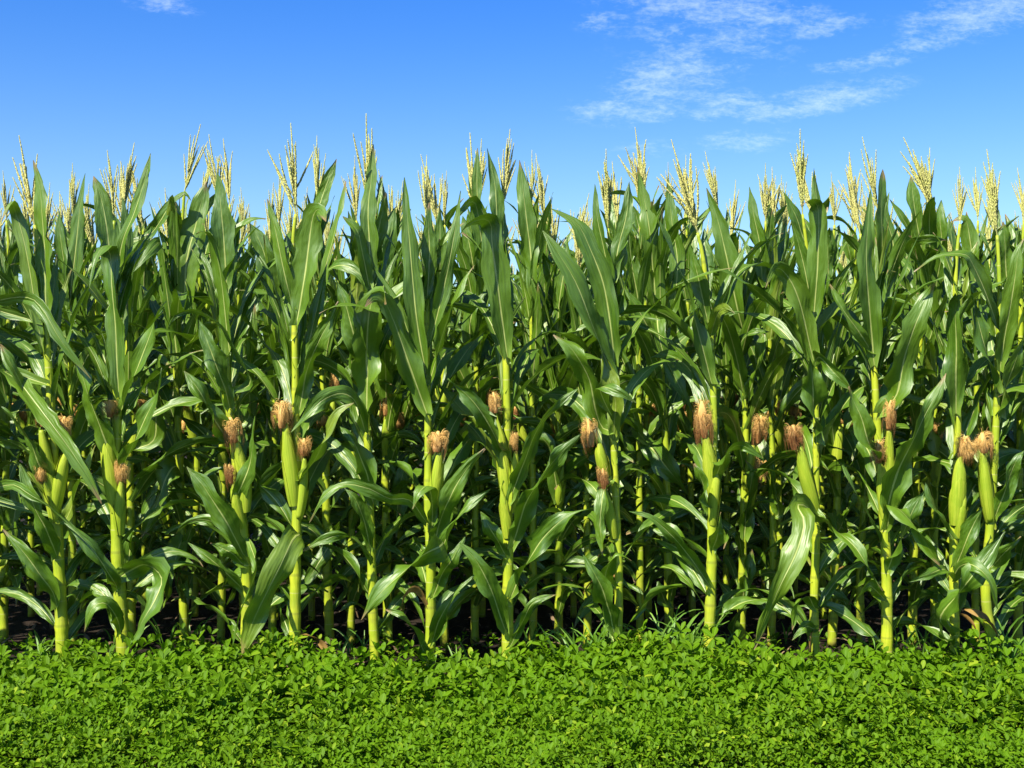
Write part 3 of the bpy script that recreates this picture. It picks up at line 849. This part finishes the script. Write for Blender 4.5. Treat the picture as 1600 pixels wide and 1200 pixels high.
PL = {}
G_FRONT = 'corn plants of the front row'
G_SECOND = 'corn plants of the second row'
for key, row, st, rbase, tas, label in PLANTS:
    p = Plant()
    p.row = row
    p.y = ROW0 + STEP * row + RND.uniform(-0.03, 0.03)
    p.key = key
    gv = 600 + CAMZ * F / p.y
    (u0, v0), (u1, v1) = st[0], st[1]
    bu = u0 + (u0 - u1) / max(1.0, (v0 - v1)) * (gv - v0) * 0.5
    ctrl = [P(bu, gv, p.y)] + [P(u, v, p.y) for u, v in st if v < gv - 6]
    p.origin = ctrl[0].copy()
    p.origin.z = 0.0
    p.root = tag(link('corn_plant', None), label, 'corn plant', G_FRONT if row == 0 else G_SECOND)
    p.root.location = p.origin
    p.px = [(bu, gv)] + list(st)
    if tas:
        tb = P(tas[0], tas[1], p.y); tt = P(tas[2], tas[3], p.y - RND.uniform(-0.05, 0.06))
        if ctrl[-1].z < tb.z - 0.02: ctrl.append(tb)
    p.ctrl = [c - p.origin for c in ctrl]
    sc = rbase * p.y / F
    g = stalk_geo(p.ctrl, sc, max(0.0045, sc * 0.26), RND)
    link('stalk', mesh('stalk', *g[:2], M['stalk'], g[2]), p.root)
    if tas:
        put_tassel(p.root, tb - p.origin, tt - p.origin, tas[4], RND.uniform(0, 6.28))
    PL[key] = p

CROP = {'A1': (0, 150), 'A2': (400, 150), 'A3': (800, 150), 'A4': (1200, 150), 'B1': (0, 550), 'B2': (400, 550), 'B3': (800, 550), 'B4': (1200, 550)}


def stalk_px(p, v):
    q = p.px
    for i in range(len(q) - 1):
        if q[i][1] >= v >= q[i + 1][1]:
            t = (q[i][1] - v) / max(1e-6, q[i][1] - q[i + 1][1])
            return q[i][0] + (q[i + 1][0] - q[i][0]) * t
    return q[-1][0] if v < q[-1][1] else q[0][0]


for crop, w, d, row, pts in LEAVES:
    x0, y0 = CROP[crop]
    px = [(x0 + q[0] / 2.4, y0 + q[1] / 2.4, (q[2] if len(q) > 2 else None)) for q in pts]
    bu, bv = px[0][0], px[0][1]
    best = min((p for p in PL.values() if p.row == row), key=lambda p: abs(stalk_px(p, bv) - bu))
    su = stalk_px(best, bv)
    dist = abs(su - bu)
    rng = random.Random(int(bu * 7 + bv * 13 + w))
    y = best.y
    ws = w / 2.4 * y / F * 0.5
    full = []
    if dist > 7:
        av = bv + 0.25 * dist + 6
        full.append(P(stalk_px(best, av), av, y - 0.012))
    nn = len(px)
    for i, (u, v, dd) in enumerate(px):
        t = i / (nn - 1)
        off = d * math.sin(min(1.0, (t * 0.95 + (0.08 if full else 0.02))) * math.pi * 0.62) + (0.012 if not full else 0.0)
        if dd is not None: off = dd
        full.append(P(u, v, y - off))
    full = [f - best.origin for f in full]
    hint = Vector((rng.uniform(-0.45, 0.35), -1.0, rng.uniform(0.15, 0.6)))
    g = ribbon(full, ws * 0.94, hint, rng, n=22, wave=rng.uniform(0.16, 0.34) + (0.14 if bv > 660 else 0.0), keep=0.25,
               fold=rng.uniform(0.18, 0.4), twist=rng.uniform(-0.5, 0.5), roll=0.30 if bv < 600 else 0.62, wmax=rng.uniform(0.36, 0.5))
    link('leaf', mesh('leaf', *g[:2], M['leaf'], g[2]), best.root)

for key, tip, base, rpx, silk, point in EARS:
    p = PL[key]
    dy = RND.uniform(0.025, 0.045)
    b3 = P(base[0], base[1], p.y - 0.012) - p.origin
    t3 = P(tip[0], tip[1], p.y - 0.012 - dy) - p.origin
    sk = None
    if silk:
        sk = (P(silk[0], silk[1], p.y - 0.014 - dy * 1.25) - p.origin, silk[2] * p.y / F, silk[3] * p.y / F)
    put_ear(p.root, b3, t3, rpx * 0.92 * p.y / F, RND, sk, point)

# leaves nobody can trace: the far side and the top of each traced plant
for p in PL.values():
    H = p.ctrl[-1].z
    pl = RND.uniform(0, math.pi)
    nfill = 16 if p.row == 0 else 23
    for i in range(nfill):
        f = 0.06 + 0.86 * (max(0.0, i + RND.uniform(-0.3, 0.3)) / nfill) ** 1.25
        f = max(f, 0.04)
        if p.row == 0:
            az = R(RND.uniform(15, 165))                     # away from the path
            if f > 0.62: az = R(RND.uniform(-40, 220))
        else:
            az = pl + (i % 2) * math.pi + RND.uniform(-0.7, 0.7)
        th0, th1 = leaf_angles(f, RND)
        b = stalk_at(p.ctrl, f * H)
        ln = RND.uniform(0.55, 0.8) if f > 0.3 else RND.uniform(0.4, 0.6)
        if f > 0.85: ln *= 0.8
        grown_leaf(p.root, f * H, az, ln, RND.uniform(0.027, 0.043) * (0.75 if f < 0.3 or f > 0.88 else 1.0), th0, th1, RND, RND.uniform(1.1, 1.9), b, H + RND.uniform(-0.22, 0.06))

for p in PL.values():
    H = p.ctrl[-1].z
    for q in range(5 if p.row == 0 else 9):
        f = RND.uniform(0.5, 0.9)
        grown_leaf(p.root, f * H, R(RND.uniform(-5, 185)) if p.row == 0 else RND.uniform(0, 6.28), RND.uniform(0.5, 0.8), RND.uniform(0.016, 0.032), R(RND.uniform(4, 14)), R(RND.uniform(10, 65)), RND, 1.6, stalk_at(p.ctrl, f * H), H + RND.uniform(-0.16, 0.05))

for p in PL.values():
    withered(p.root, p.ctrl, p.ctrl[-1].z, RND)

# one withered leaf low on the plant right of the middle
p = PL['g']
pts = [P(u, v, p.y - d) - p.origin for u, v, d in ((669, 950, .01), (655, 925, .05), (642, 922, .09), (632, 932, .12), (628, 946, .12))]
g = ribbon(pts, 0.014, Vector((0, -1, .4)), RND, n=14, wave=0.5)
tag(link('leaf', mesh('leaf', *g[:2], M['dry'], g[2]), p.root), 'withered brown leaf')


# ------------------------------------------------------------------ the field behind: copies of grown plants
def grow(seed):
    rng = random.Random(seed)
    root = link('corn_plant', None)
    H = rng.uniform(2.02, 2.18)
    lx, ly = rng.uniform(-.05, .05), rng.uniform(-.05, .05)
    ctrl = [Vector((0, 0, 0)), Vector((lx * .3, ly * .3, H * .35)), Vector((lx * .7, ly * .7, H * .7)), Vector((lx, ly, H))]
    g = stalk_geo(ctrl, 0.019, 0.005, rng)
    link('stalk', mesh('stalk', *g[:2], M['stalk'], g[2]), root)
    pl = rng.uniform(0, 6.28)
    n = 25
    for i in range(n):
        f = 0.05 + 0.90 * (i / (n - 1)) ** 1.25
        th0, th1 = leaf_angles(f, rng)
        ln = rng.uniform(0.58, 0.82) if f > 0.3 else rng.uniform(0.45, 0.6)
        if f > 0.88: ln *= 0.8
        grown_leaf(root, f * H, pl + (i % 2) * math.pi + rng.uniform(-.6, .6), ln, rng.uniform(.027, .043) * (0.75 if f < .3 or f > .9 else 1), th0, th1, rng, rng.uniform(1.1, 1.9), stalk_at(ctrl, f * H), H + rng.uniform(-0.18, 0.10))
    for q in range(6):
        f = rng.uniform(0.5, 0.9)
        grown_leaf(root, f * H, rng.uniform(0, 6.28), rng.uniform(0.5, 0.8), rng.uniform(0.018, 0.034), R(rng.uniform(4, 14)), R(rng.uniform(10, 65)), rng, 1.6, stalk_at(ctrl, f * H), H + rng.uniform(-0.14, 0.08))
    tl = rng.uniform(0.30, 0.40)
    put_tassel(root, ctrl[-1], ctrl[-1] + Vector((rng.uniform(-.08, .08), rng.uniform(-.06, .06), tl)), rng.randrange(6), rng.uniform(0, 6.28))
    for e in range(rng.choice((1, 1, 2))):
        a = rng.uniform(0, 6.28)
        z = rng.uniform(0.78, 0.95)
        b = stalk_at(ctrl, z) + Vector((math.cos(a), math.sin(a), 0)) * 0.012
        t = b + Vector((math.cos(a) * .08, math.sin(a) * .08, .22))
        put_ear(root, b, t, 0.024, rng, (t + Vector((math.cos(a) * .015, math.sin(a) * .015, .03)), .055, .10))
    return root


def copy_tree(o, parent=None):
    c = o.copy()
    COL.objects.link(c)
    if parent is not None:
        c.parent = parent
    for ch in KIDS.get(o.name, ()):
        copy_tree(ch, c)
    return c


PROTO = [grow(100 + i) for i in range(9)]
KIDS = {}
for o in list(COL.objects):
    if o.parent is not None:
        KIDS.setdefault(o.parent.name, []).append(o)
spots = []
NROW = 9
for k in range(0, NROW):
    y = ROW0 + STEP * k
    half = 4.444 * 0.5 * y / ROW0 + 0.55
    if k < 2:
        xs = [-half - 0.74, -half - 0.42, -half - 0.10, -half + 0.22, half - 0.22, half + 0.1]          # past the picture's edges
    else:
        sp = 0.22
        wide = 2 * half + (0.5 if k < 5 else 0.0)
        n = int(wide / sp)
        xs = [half - (i + 0.5) * wide / n for i in range(n)]
    for x in xs:
        spots.append((x + RND.uniform(-.06, .06), y + RND.uniform(-.07, .07), k))
used = set()
DEEP = 'tall green corn plant with yellow tassel, deep in the field behind the first two rows'
EDGE = 'tall green corn plant ending the front rows at the edge of the view'
for i, (x, y, k) in enumerate(spots):
    j = RND.randrange(len(PROTO))
    src = PROTO[j]
    o = src if j not in used else copy_tree(src)
    used.add(j)
    o.location = (x, y, 0)
    o.rotation_euler = (0, 0, RND.uniform(0, 6.28))
    s = RND.uniform(0.93, 1.05)
    o.scale = (s, s, s)
    if k < 2: tag(o, EDGE, 'corn plant', 'corn plants at the row ends')
    else: tag(o, DEEP, 'corn plant', 'corn plants deep in the field')
for j in range(len(PROTO)):
    if j not in used:
        PROTO[j].location = (0.3 * j - 1, ROW0 + STEP * NROW, 0)
        tag(PROTO[j], DEEP, 'corn plant', 'corn plants deep in the field')

# ------------------------------------------------------------------ ground and ground cover
def soil_material():
    m, nt, out = new_mat('soil')
    geo = N(nt, 'ShaderNodeNewGeometry').outputs['Position']
    a = noise_tex(nt, geo, 3.0, 6.0, 0.65)
    b = noise_tex(nt, geo, 45.0, 4.0, 0.6)
    c = mixc(nt, smooth(nt, a, 0.35, 0.7), (0.016, 0.011, 0.008), (0.036, 0.024, 0.016))
    c = mixc(nt, smooth(nt, b, 0.5, 0.75, 0.0, 0.6), c, (0.06, 0.042, 0.03))
    surface(nt, out, c, 0.9, 0.0, None, b, 0.8, 0.02, 0.2)
    return m


M['soil'] = soil_material()
gv, gf = [], []
xs = [-900, -60, -12] + [-6 + 0.25 * i for i in range(1, 48)] + [12, 60, 900]
ys = [-60, -10, 0] + [2 + 0.25 * i for i in range(44)] + [30, 120, 900]
for y in ys:
    for x in xs:
        z = 0.0
        if abs(x) < 6.1 and 1.9 < y < 13: z = 0.018 * noise.noise(Vector((x * 1.7, y * 1.7, 3.0))) - 0.012
        gv.append((x, y, z))
w = len(xs)
for j in range(len(ys) - 1):
    for i in range(w - 1):
        a = j * w + i
        gf.append((a, a + 1, a + w + 1, a + w))
tag(link('ground', mesh('ground', gv, gf, M['soil'])), 'dark brown soil under the corn and the leafy border', None, None, 'structure')


def cover_material():
    m, nt, out = new_mat('ground_cover_leaf')
    geo = N(nt, 'ShaderNodeNewGeometry')
    uv = N(nt, 'ShaderNodeUVMap').outputs[0]
    sep = N(nt, 'ShaderNodeSeparateXYZ')
    nt.links.new(uv, sep.inputs[0])
    u, r = sep.outputs[0], sep.outputs[1]          # across the leaflet; a random number per leaflet
    c = mixc(nt, smooth(nt, r, 0.0, 0.9), COV_A, COV_B)
    c = mixc(nt, smooth(nt, r, 0.93, 0.97), c, COV_C)
    n = noise_tex(nt, geo.outputs['Position'], 2.6, 3.0, 0.5)
    c = mixc(nt, smooth(nt, n, 0.38, 0.62, 0.0, 0.7), c, COV_D)
    d = mathn(nt, 'ABSOLUTE', mathn(nt, 'SUBTRACT', u, 0.5))
    c = mixc(nt, smooth(nt, d, 0.0, 0.09, 0.35, 0.0), c, (0.26, 0.42, 0.06))
    tc = mixc(nt, 0.5, c, (0.22, 0.52, 0.01))
    surface(nt, out, c, 0.55, 0.26, tc, None, 0, 0, 0.12)
    return m


COV_A, COV_B, COV_C, COV_D = (0.056, 0.128, 0.003), (0.125, 0.240, 0.004), (0.28, 0.38, 0.02), (0.095, 0.210, 0.003)
M['cover'] = cover_material()


def hgt(x, y):
    return (0.112 + 0.028 * np.sin(x * 3.1 + 1.3 * np.sin(y * 2.3)) + 0.016 * np.sin(x * 7.3 + y * 4.1) + 0.012 * np.sin(y * 9.0 - x * 5.0) + 0.008 * np.sin(x * 17.0 + y * 13.0))


def build_cover():
    rng = np.random.default_rng(5)
    BACK = ROW0 - 0.02
    parts = []

    def sprigs(n, y0, y1, ln0, ln1, nl, depth, lift):
        y = rng.uniform(y0, y1, n)
        half = 4.444 / 2 * np.maximum(y, 4.0) / ROW0 + 0.6
        x = rng.uniform(-1, 1, n) * half
        edge = BACK + 0.07 * np.sin(x * 4.1) + 0.05 * np.sin(x * 13.0 + 1)
        fall = np.clip((edge - y) / 0.20, 0.0, 1.0) ** 0.6
        z = (hgt(x, y) + 0.018 * np.sin(x * 41.0 + 3 * np.sin(y * 23.0)) * np.sin(y * 47.0 + x * 9.0) - depth * rng.random(n) ** 1.6) * (0.55 + 0.45 * fall) + lift * rng.random(n) ** 4
        keep = y < edge
        x, y, z = x[keep], y[keep], z[keep]
        m = len(x)
        yaw = rng.uniform(0, 2 * np.pi, m)
        ln = rng.uniform(ln0, ln1, m)
        tx, ty = rng.normal(0, 0.5, m), rng.normal(-0.3, 0.5, m)     # the sprig's own tilt, towards the light
        for k in range(nl):
            a = yaw + k * 2 * np.pi / nl + rng.normal(0, 0.22, m)
            el = rng.uniform(-0.5, 1.25, m)
            parts.append((x, y, z, a, el, ln * rng.uniform(0.8, 1.1, m), tx, ty, rng.random(m)))
    sprigs(7400, 4.35, BACK + .05, 0.034, 0.056, 4, 0.13, 0.07)
    sprigs(9400, 3.95, 4.75, 0.024, 0.038, 4, 0.12, 0.05)
    sprigs(17500, 3.0, 4.35, 0.0165, 0.027, 4, 0.13, 0.045)
    sprigs(900, 4.6, BACK + .1, 0.038, 0.058, 4, 0.02, 0.12)
    sprigs(420, BACK - 0.2, BACK + .1, 0.035, 0.055, 4, 0.03, 0.13)
    def weeds(n):
        y = BACK + 0.75 * rng.random(n) ** 1.7
        x = rng.uniform(-1, 1, n) * (4.444 / 2 * y / ROW0 + 0.5)
        z = rng.uniform(0.01, 0.10, n) * np.clip(1.2 - (y - BACK), 0.3, 1)
        yaw = rng.uniform(0, 2 * np.pi, n); ln = rng.uniform(0.022, 0.045, n)
        for k in range(4):
            parts.append((x, y, z, yaw + k * np.pi / 2 + rng.normal(0, .25, n), rng.uniform(-0.3, 1.2, n), ln * rng.uniform(.8, 1.1, n), rng.normal(0, .4, n), rng.normal(0, .4, n), rng.random(n)))
    weeds(800)
    X = [np.concatenate([p[i] for p in parts]) for i in range(9)]
    x, y, z, a, el, ln, tx, ty, rr = X
    n = len(x)
    ca, sa, ce, se = np.cos(a), np.sin(a), np.cos(el), np.sin(el)
    T = np.stack([ca * ce, sa * ce, se], 1)
    T[:, 2] += -(tx * T[:, 0] + ty * T[:, 1]) * 0.6
    T /= np.linalg.norm(T, axis=1, keepdims=True)
    Sd = np.stack([-sa, ca, -(tx * -sa + ty * ca) * 0.6 + rng.normal(0, 0.25, n)], 1)
    Sd -= T * (Sd * T).sum(1, keepdims=True)
    Sd /= np.linalg.norm(Sd, axis=1, keepdims=True)
    Nn = np.cross(T, Sd)
    prof_t = np.array([0.10, 0.42, 0.72, 0.93, 1.0])
    prof_w = np.array([0.05, 0.42, 0.50, 0.27, 0.04]) * 0.44
    foldv = rng.uniform(0.1, 0.6, n)
    curl = rng.uniform(-0.5, 0.15, n)
    base = np.stack([x, y, z], 1)
    V = np.empty((n, 15, 3), dtype=np.float32)
    U = np.empty((n, 15, 2), dtype=np.float32)
    for i in range(5):
        for j, s in enumerate((-1, 0, 1)):
            t, w_ = prof_t[i], prof_w[i]
            V[:, i * 3 + j] = base + T * (ln * t)[:, None] + Sd * (ln * w_ * s)[:, None] + Nn * (ln * (w_ * abs(s) * foldv + curl * t * t * 0.35))[:, None]
            U[:, i * 3 + j, 0] = 0.5 + 0.5 * s
            U[:, i * 3 + j, 1] = rr
    q = np.array([[i * 3 + j, i * 3 + j + 1, i * 3 + j + 4, i * 3 + j + 3] for i in range(4) for j in range(2)], dtype=np.int32)
    Q = (q[None] + (np.arange(n, dtype=np.int32) * 15)[:, None, None]).reshape(-1)
    nf = n * 8
    # stems: thin three-sided stalks under a share of the sprigs
    me = bpy.data.meshes.new('ground_cover')
    me.vertices.add(n * 15)
    me.vertices.foreach_set('co', V.ravel())
    me.loops.add(nf * 4)
    me.loops.foreach_set('vertex_index', Q)
    me.polygons.add(nf)
    me.polygons.foreach_set('loop_start', np.arange(nf, dtype=np.int32) * 4)
    me.polygons.foreach_set('use_smooth', np.ones(nf, dtype=bool))
    lay = me.uv_layers.new(name='UVMap')
    lay.data.foreach_set('uv', U.reshape(-1, 2)[Q].ravel())
    me.materials.append(M['cover'])
    me.update(calc_edges=True)
    me.validate()
    return me


tag(link('ground_cover', build_cover()), 'low carpet of bright green leaflets in front of the corn', 'ground cover', None, 'stuff')


# dry litter between the rows
def build_litter():
    V, Fc = [], []
    for i in range(650):
        y = RND.uniform(ROW0 - 0.1, ROW0 + 3.2)
        x = RND.uniform(-1, 1) * (y * 0.42 + 0.4)
        a = RND.uniform(0, 6.28)
        d = Vector((math.cos(a), math.sin(a), RND.uniform(-0.1, 0.4))).normalized()
        s = Vector((-math.sin(a), math.cos(a), RND.uniform(-0.5, 0.5)))
        ln, wd = RND.uniform(0.03, 0.15), RND.uniform(0.004, 0.012)
        p = Vector((x, y, 0.012 + RND.random() * 0.02))
        o = len(V)
        for k in range(5):
            t = k / 4
            c = p + d * ln * t + Vector((0, 0, math.sin(3.14 * t) * ln * 0.22))
            V.extend([c + s * wd * (1 - t * .7), c - s * wd * (1 - t * .7)])
        for k in range(4):
            Fc.append((o + 2 * k, o + 2 * k + 1, o + 2 * k + 3, o + 2 * k + 2))
    return mesh('leaf_litter', V, Fc, M['litter'])


tag(link('leaf_litter', build_litter()), 'dry brown leaf scraps on the soil between the corn rows', 'leaf litter', None, 'stuff')


def grass_tuft(u, yy, n, hmax, spread, label):
    V, Fc, UV = [], [], []
    x = (u - 800) * yy / F
    root = tag(link('grass_tuft', None), label, 'grass tuft', 'wild grass at the foot of the corn')
    root.location = (x, yy, 0)
    for i in range(n):
        a = RND.uniform(0, 6.28)
        ln = RND.uniform(0.5, 1.0) * hmax
        p = Vector((RND.uniform(-spread, spread), RND.uniform(-.05, .05), 0))
        th = RND.uniform(0.05, 0.5); th1 = RND.uniform(0.8, 2.2)
        pts = []
        for k in range(7):
            pts.append(p.copy())
            q = th + (th1 - th) * (k / 6) ** 2
            p = p + Vector((math.cos(a) * math.sin(q), math.sin(a) * math.sin(q), math.cos(q))) * ln / 6
        g = ribbon(pts, RND.uniform(.003, .006), Vector((0, -1, .3)), RND, n=9, wave=0.0)
        o = len(V)
        V.extend(g[0]); UV.extend(g[2]); Fc.extend(tuple(i + o for i in f) for f in g[1])
    link('blades', mesh('blades', V, Fc, M['grass'], UV), root)


grass_tuft(915, ROW0 - .05, 26, 0.34, 0.10, 'thin arching grass left of the plant with the drooping long silk')
grass_tuft(1060, ROW0 + .05, 46, 0.40, 0.12, 'bushiest tuft of thin grass, just right of the middle')
grass_tuft(1420, ROW0 + .10, 20, 0.26, 0.14, 'short sparse upright grass between the last plants on the right')
grass_tuft(1580, ROW0 - .05, 26, 0.40, 0.10, 'long bending grass at the right edge')
grass_tuft(50, ROW0 + .05, 14, 0.22, 0.12, 'short sparse grass at the left edge')

for i in range(12):
    grass_tuft(40 + i * 138 + RND.uniform(-40, 40), ROW0 + RND.uniform(0.1, 0.75), RND.randrange(7, 14), RND.uniform(0.14, 0.26), 0.10, 'small thin grass sprouting from the dark soil between corn stalks')

# ------------------------------------------------------------------ sky, sun, camera
SUN_EL, SUN_AZ = R(47), R(216)        # azimuth from +Y towards +X: behind the camera, to its left
W = bpy.data.worlds.new('World')
S.world = W
W.use_nodes = True
nt = W.node_tree
nt.nodes.clear()
out = N(nt, 'ShaderNodeOutputWorld')
bg = N(nt, 'ShaderNodeBackground')
bg.inputs[1].default_value = SKY_STRENGTH
sky = N(nt, 'ShaderNodeTexSky', sky_type='NISHITA', sun_disc=False)
sky.sun_elevation = SUN_EL
sky.sun_rotation = SUN_AZ
sky.air_density, sky.dust_density, sky.ozone_density = SKY_AIR
col = sky.outputs[0]
hs = N(nt, 'ShaderNodeHueSaturation')
hs.inputs['Saturation'].default_value = SKY_SAT
nt.links.new(col, hs.inputs['Color'])
col = hs.outputs[0]
tc = N(nt, 'ShaderNodeTexCoord').outputs['Generated']
sp = N(nt, 'ShaderNodeSeparateXYZ')
nt.links.new(tc, sp.inputs[0])
fy = mathn(nt, 'MAXIMUM', sp.outputs[1], 0.05)
cm = N(nt, 'ShaderNodeCombineXYZ')
nt.links.new(mathn(nt, 'DIVIDE', sp.outputs[0], fy), cm.inputs[0])
nt.links.new(mathn(nt, 'DIVIDE', sp.outputs[2], fy), cm.inputs[1])
q = cm.outputs[0]
# the deep clean blue of a polarised sky: stronger towards the top of the view
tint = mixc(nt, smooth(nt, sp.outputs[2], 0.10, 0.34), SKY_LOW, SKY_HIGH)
tint = mixc(nt, smooth(nt, sp.outputs[2], 0.34, 0.65), tint, (0.28, 0.36, 0.50))  # unseen sky overhead dimmed further to weaken its fill light in the gaps
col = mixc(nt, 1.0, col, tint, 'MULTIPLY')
# high thin cloud: billowed noise gathered into patches over the right of the field
patch = None
for (cu, cv, rx, ry, rot, s) in CLOUDS:
    sb = N(nt, 'ShaderNodeVectorMath', operation='SUBTRACT')
    nt.links.new(q, sb.inputs[0])
    sb.inputs[1].default_value = ((cu - 800) / F, (600 - cv) / F, 0)
    vr = N(nt, 'ShaderNodeVectorRotate', rotation_type='Z_AXIS')
    vr.inputs['Angle'].default_value = R(-rot)
    nt.links.new(sb.outputs[0], vr.inputs[0])
    ml = scaled(nt, vr.outputs[0], (F / rx, F / ry, 1))
    le = N(nt, 'ShaderNodeVectorMath', operation='LENGTH')
    nt.links.new(ml, le.inputs[0])
    k = smooth(nt, le.outputs['Value'], 0.0, 1.25, s, 0.0)
    patch = k if patch is None else mathn(nt, 'MAXIMUM', patch, k)
wob = noise_tex(nt, scaled(nt, q, (30, 55, 1)), 1.0, 3.0, 0.6)
wv = N(nt, 'ShaderNodeVectorMath', operation='MULTIPLY_ADD')
nt.links.new(scaled(nt, q, (34.0, 96.0, 1.0)), wv.inputs[0])
wv.inputs[1].default_value = (1, 1, 1)
cw = N(nt, 'ShaderNodeCombineXYZ')
nt.links.new(mathn(nt, 'MULTIPLY', wob, 1.6), cw.inputs[0])
nt.links.new(mathn(nt, 'MULTIPLY', wob, -1.2), cw.inputs[1])
nt.links.new(cw.outputs[0], wv.inputs[2])
n1 = noise_tex(nt, wv.outputs[0], 1.0, 8.0, 0.62)
n2 = noise_tex(nt, scaled(nt, q, (150.0, 330.0, 1.0)), 1.0, 4.0, 0.65)
dens = mathn(nt, 'ADD', mathn(nt, 'MULTIPLY', n1, 0.78), mathn(nt, 'MULTIPLY', n2, 0.42))
dens = mathn(nt, 'ADD', dens, mathn(nt, 'MULTIPLY_ADD', patch, 0.27, -0.37))
cl = smooth(nt, dens, 0.24, 0.74)
cl = mathn(nt, 'MULTIPLY', cl, smooth(nt, patch, 0.02, 0.35))
cl = mathn(nt, 'MULTIPLY', cl, CLOUD_MAX, clamp=True)
col = mixc(nt, cl, col, CLOUD_COL)
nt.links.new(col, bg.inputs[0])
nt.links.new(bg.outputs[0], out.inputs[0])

sun = bpy.data.lights.new('sun', 'SUN')
sun.energy = SUN_STRENGTH
sun.angle = R(0.5)
sun.color = (1.0, 0.94, 0.80)
so = bpy.data.objects.new('sun', sun)
COL.objects.link(so)
dirv = Vector((math.sin(SUN_AZ) * math.cos(SUN_EL), math.cos(SUN_AZ) * math.cos(SUN_EL), math.sin(SUN_EL)))
so.rotation_euler = dirv.to_track_quat('Z', 'Y').to_euler()
so.location = dirv * 30

cam = bpy.data.cameras.new('camera')
cam.sensor_width = 36.0
cam.lens = 36.0 * F / 1600.0
cam.clip_start, cam.clip_end = 0.05, 5000
co = bpy.data.objects.new('camera', cam)
COL.objects.link(co)
co.location = (0, 0, CAMZ)
co.rotation_euler = (R(90), 0, 0)
S.camera = co

S.view_settings.view_transform = 'Standard'
S.view_settings.look = 'None'
S.view_settings.exposure = EXPOSURE
S.view_settings.gamma = 1.0
S.render.engine = 'CYCLES'
S.cycles.max_bounces = 8
S.cycles.diffuse_bounces = 1
S.cycles.transmission_bounces = 4
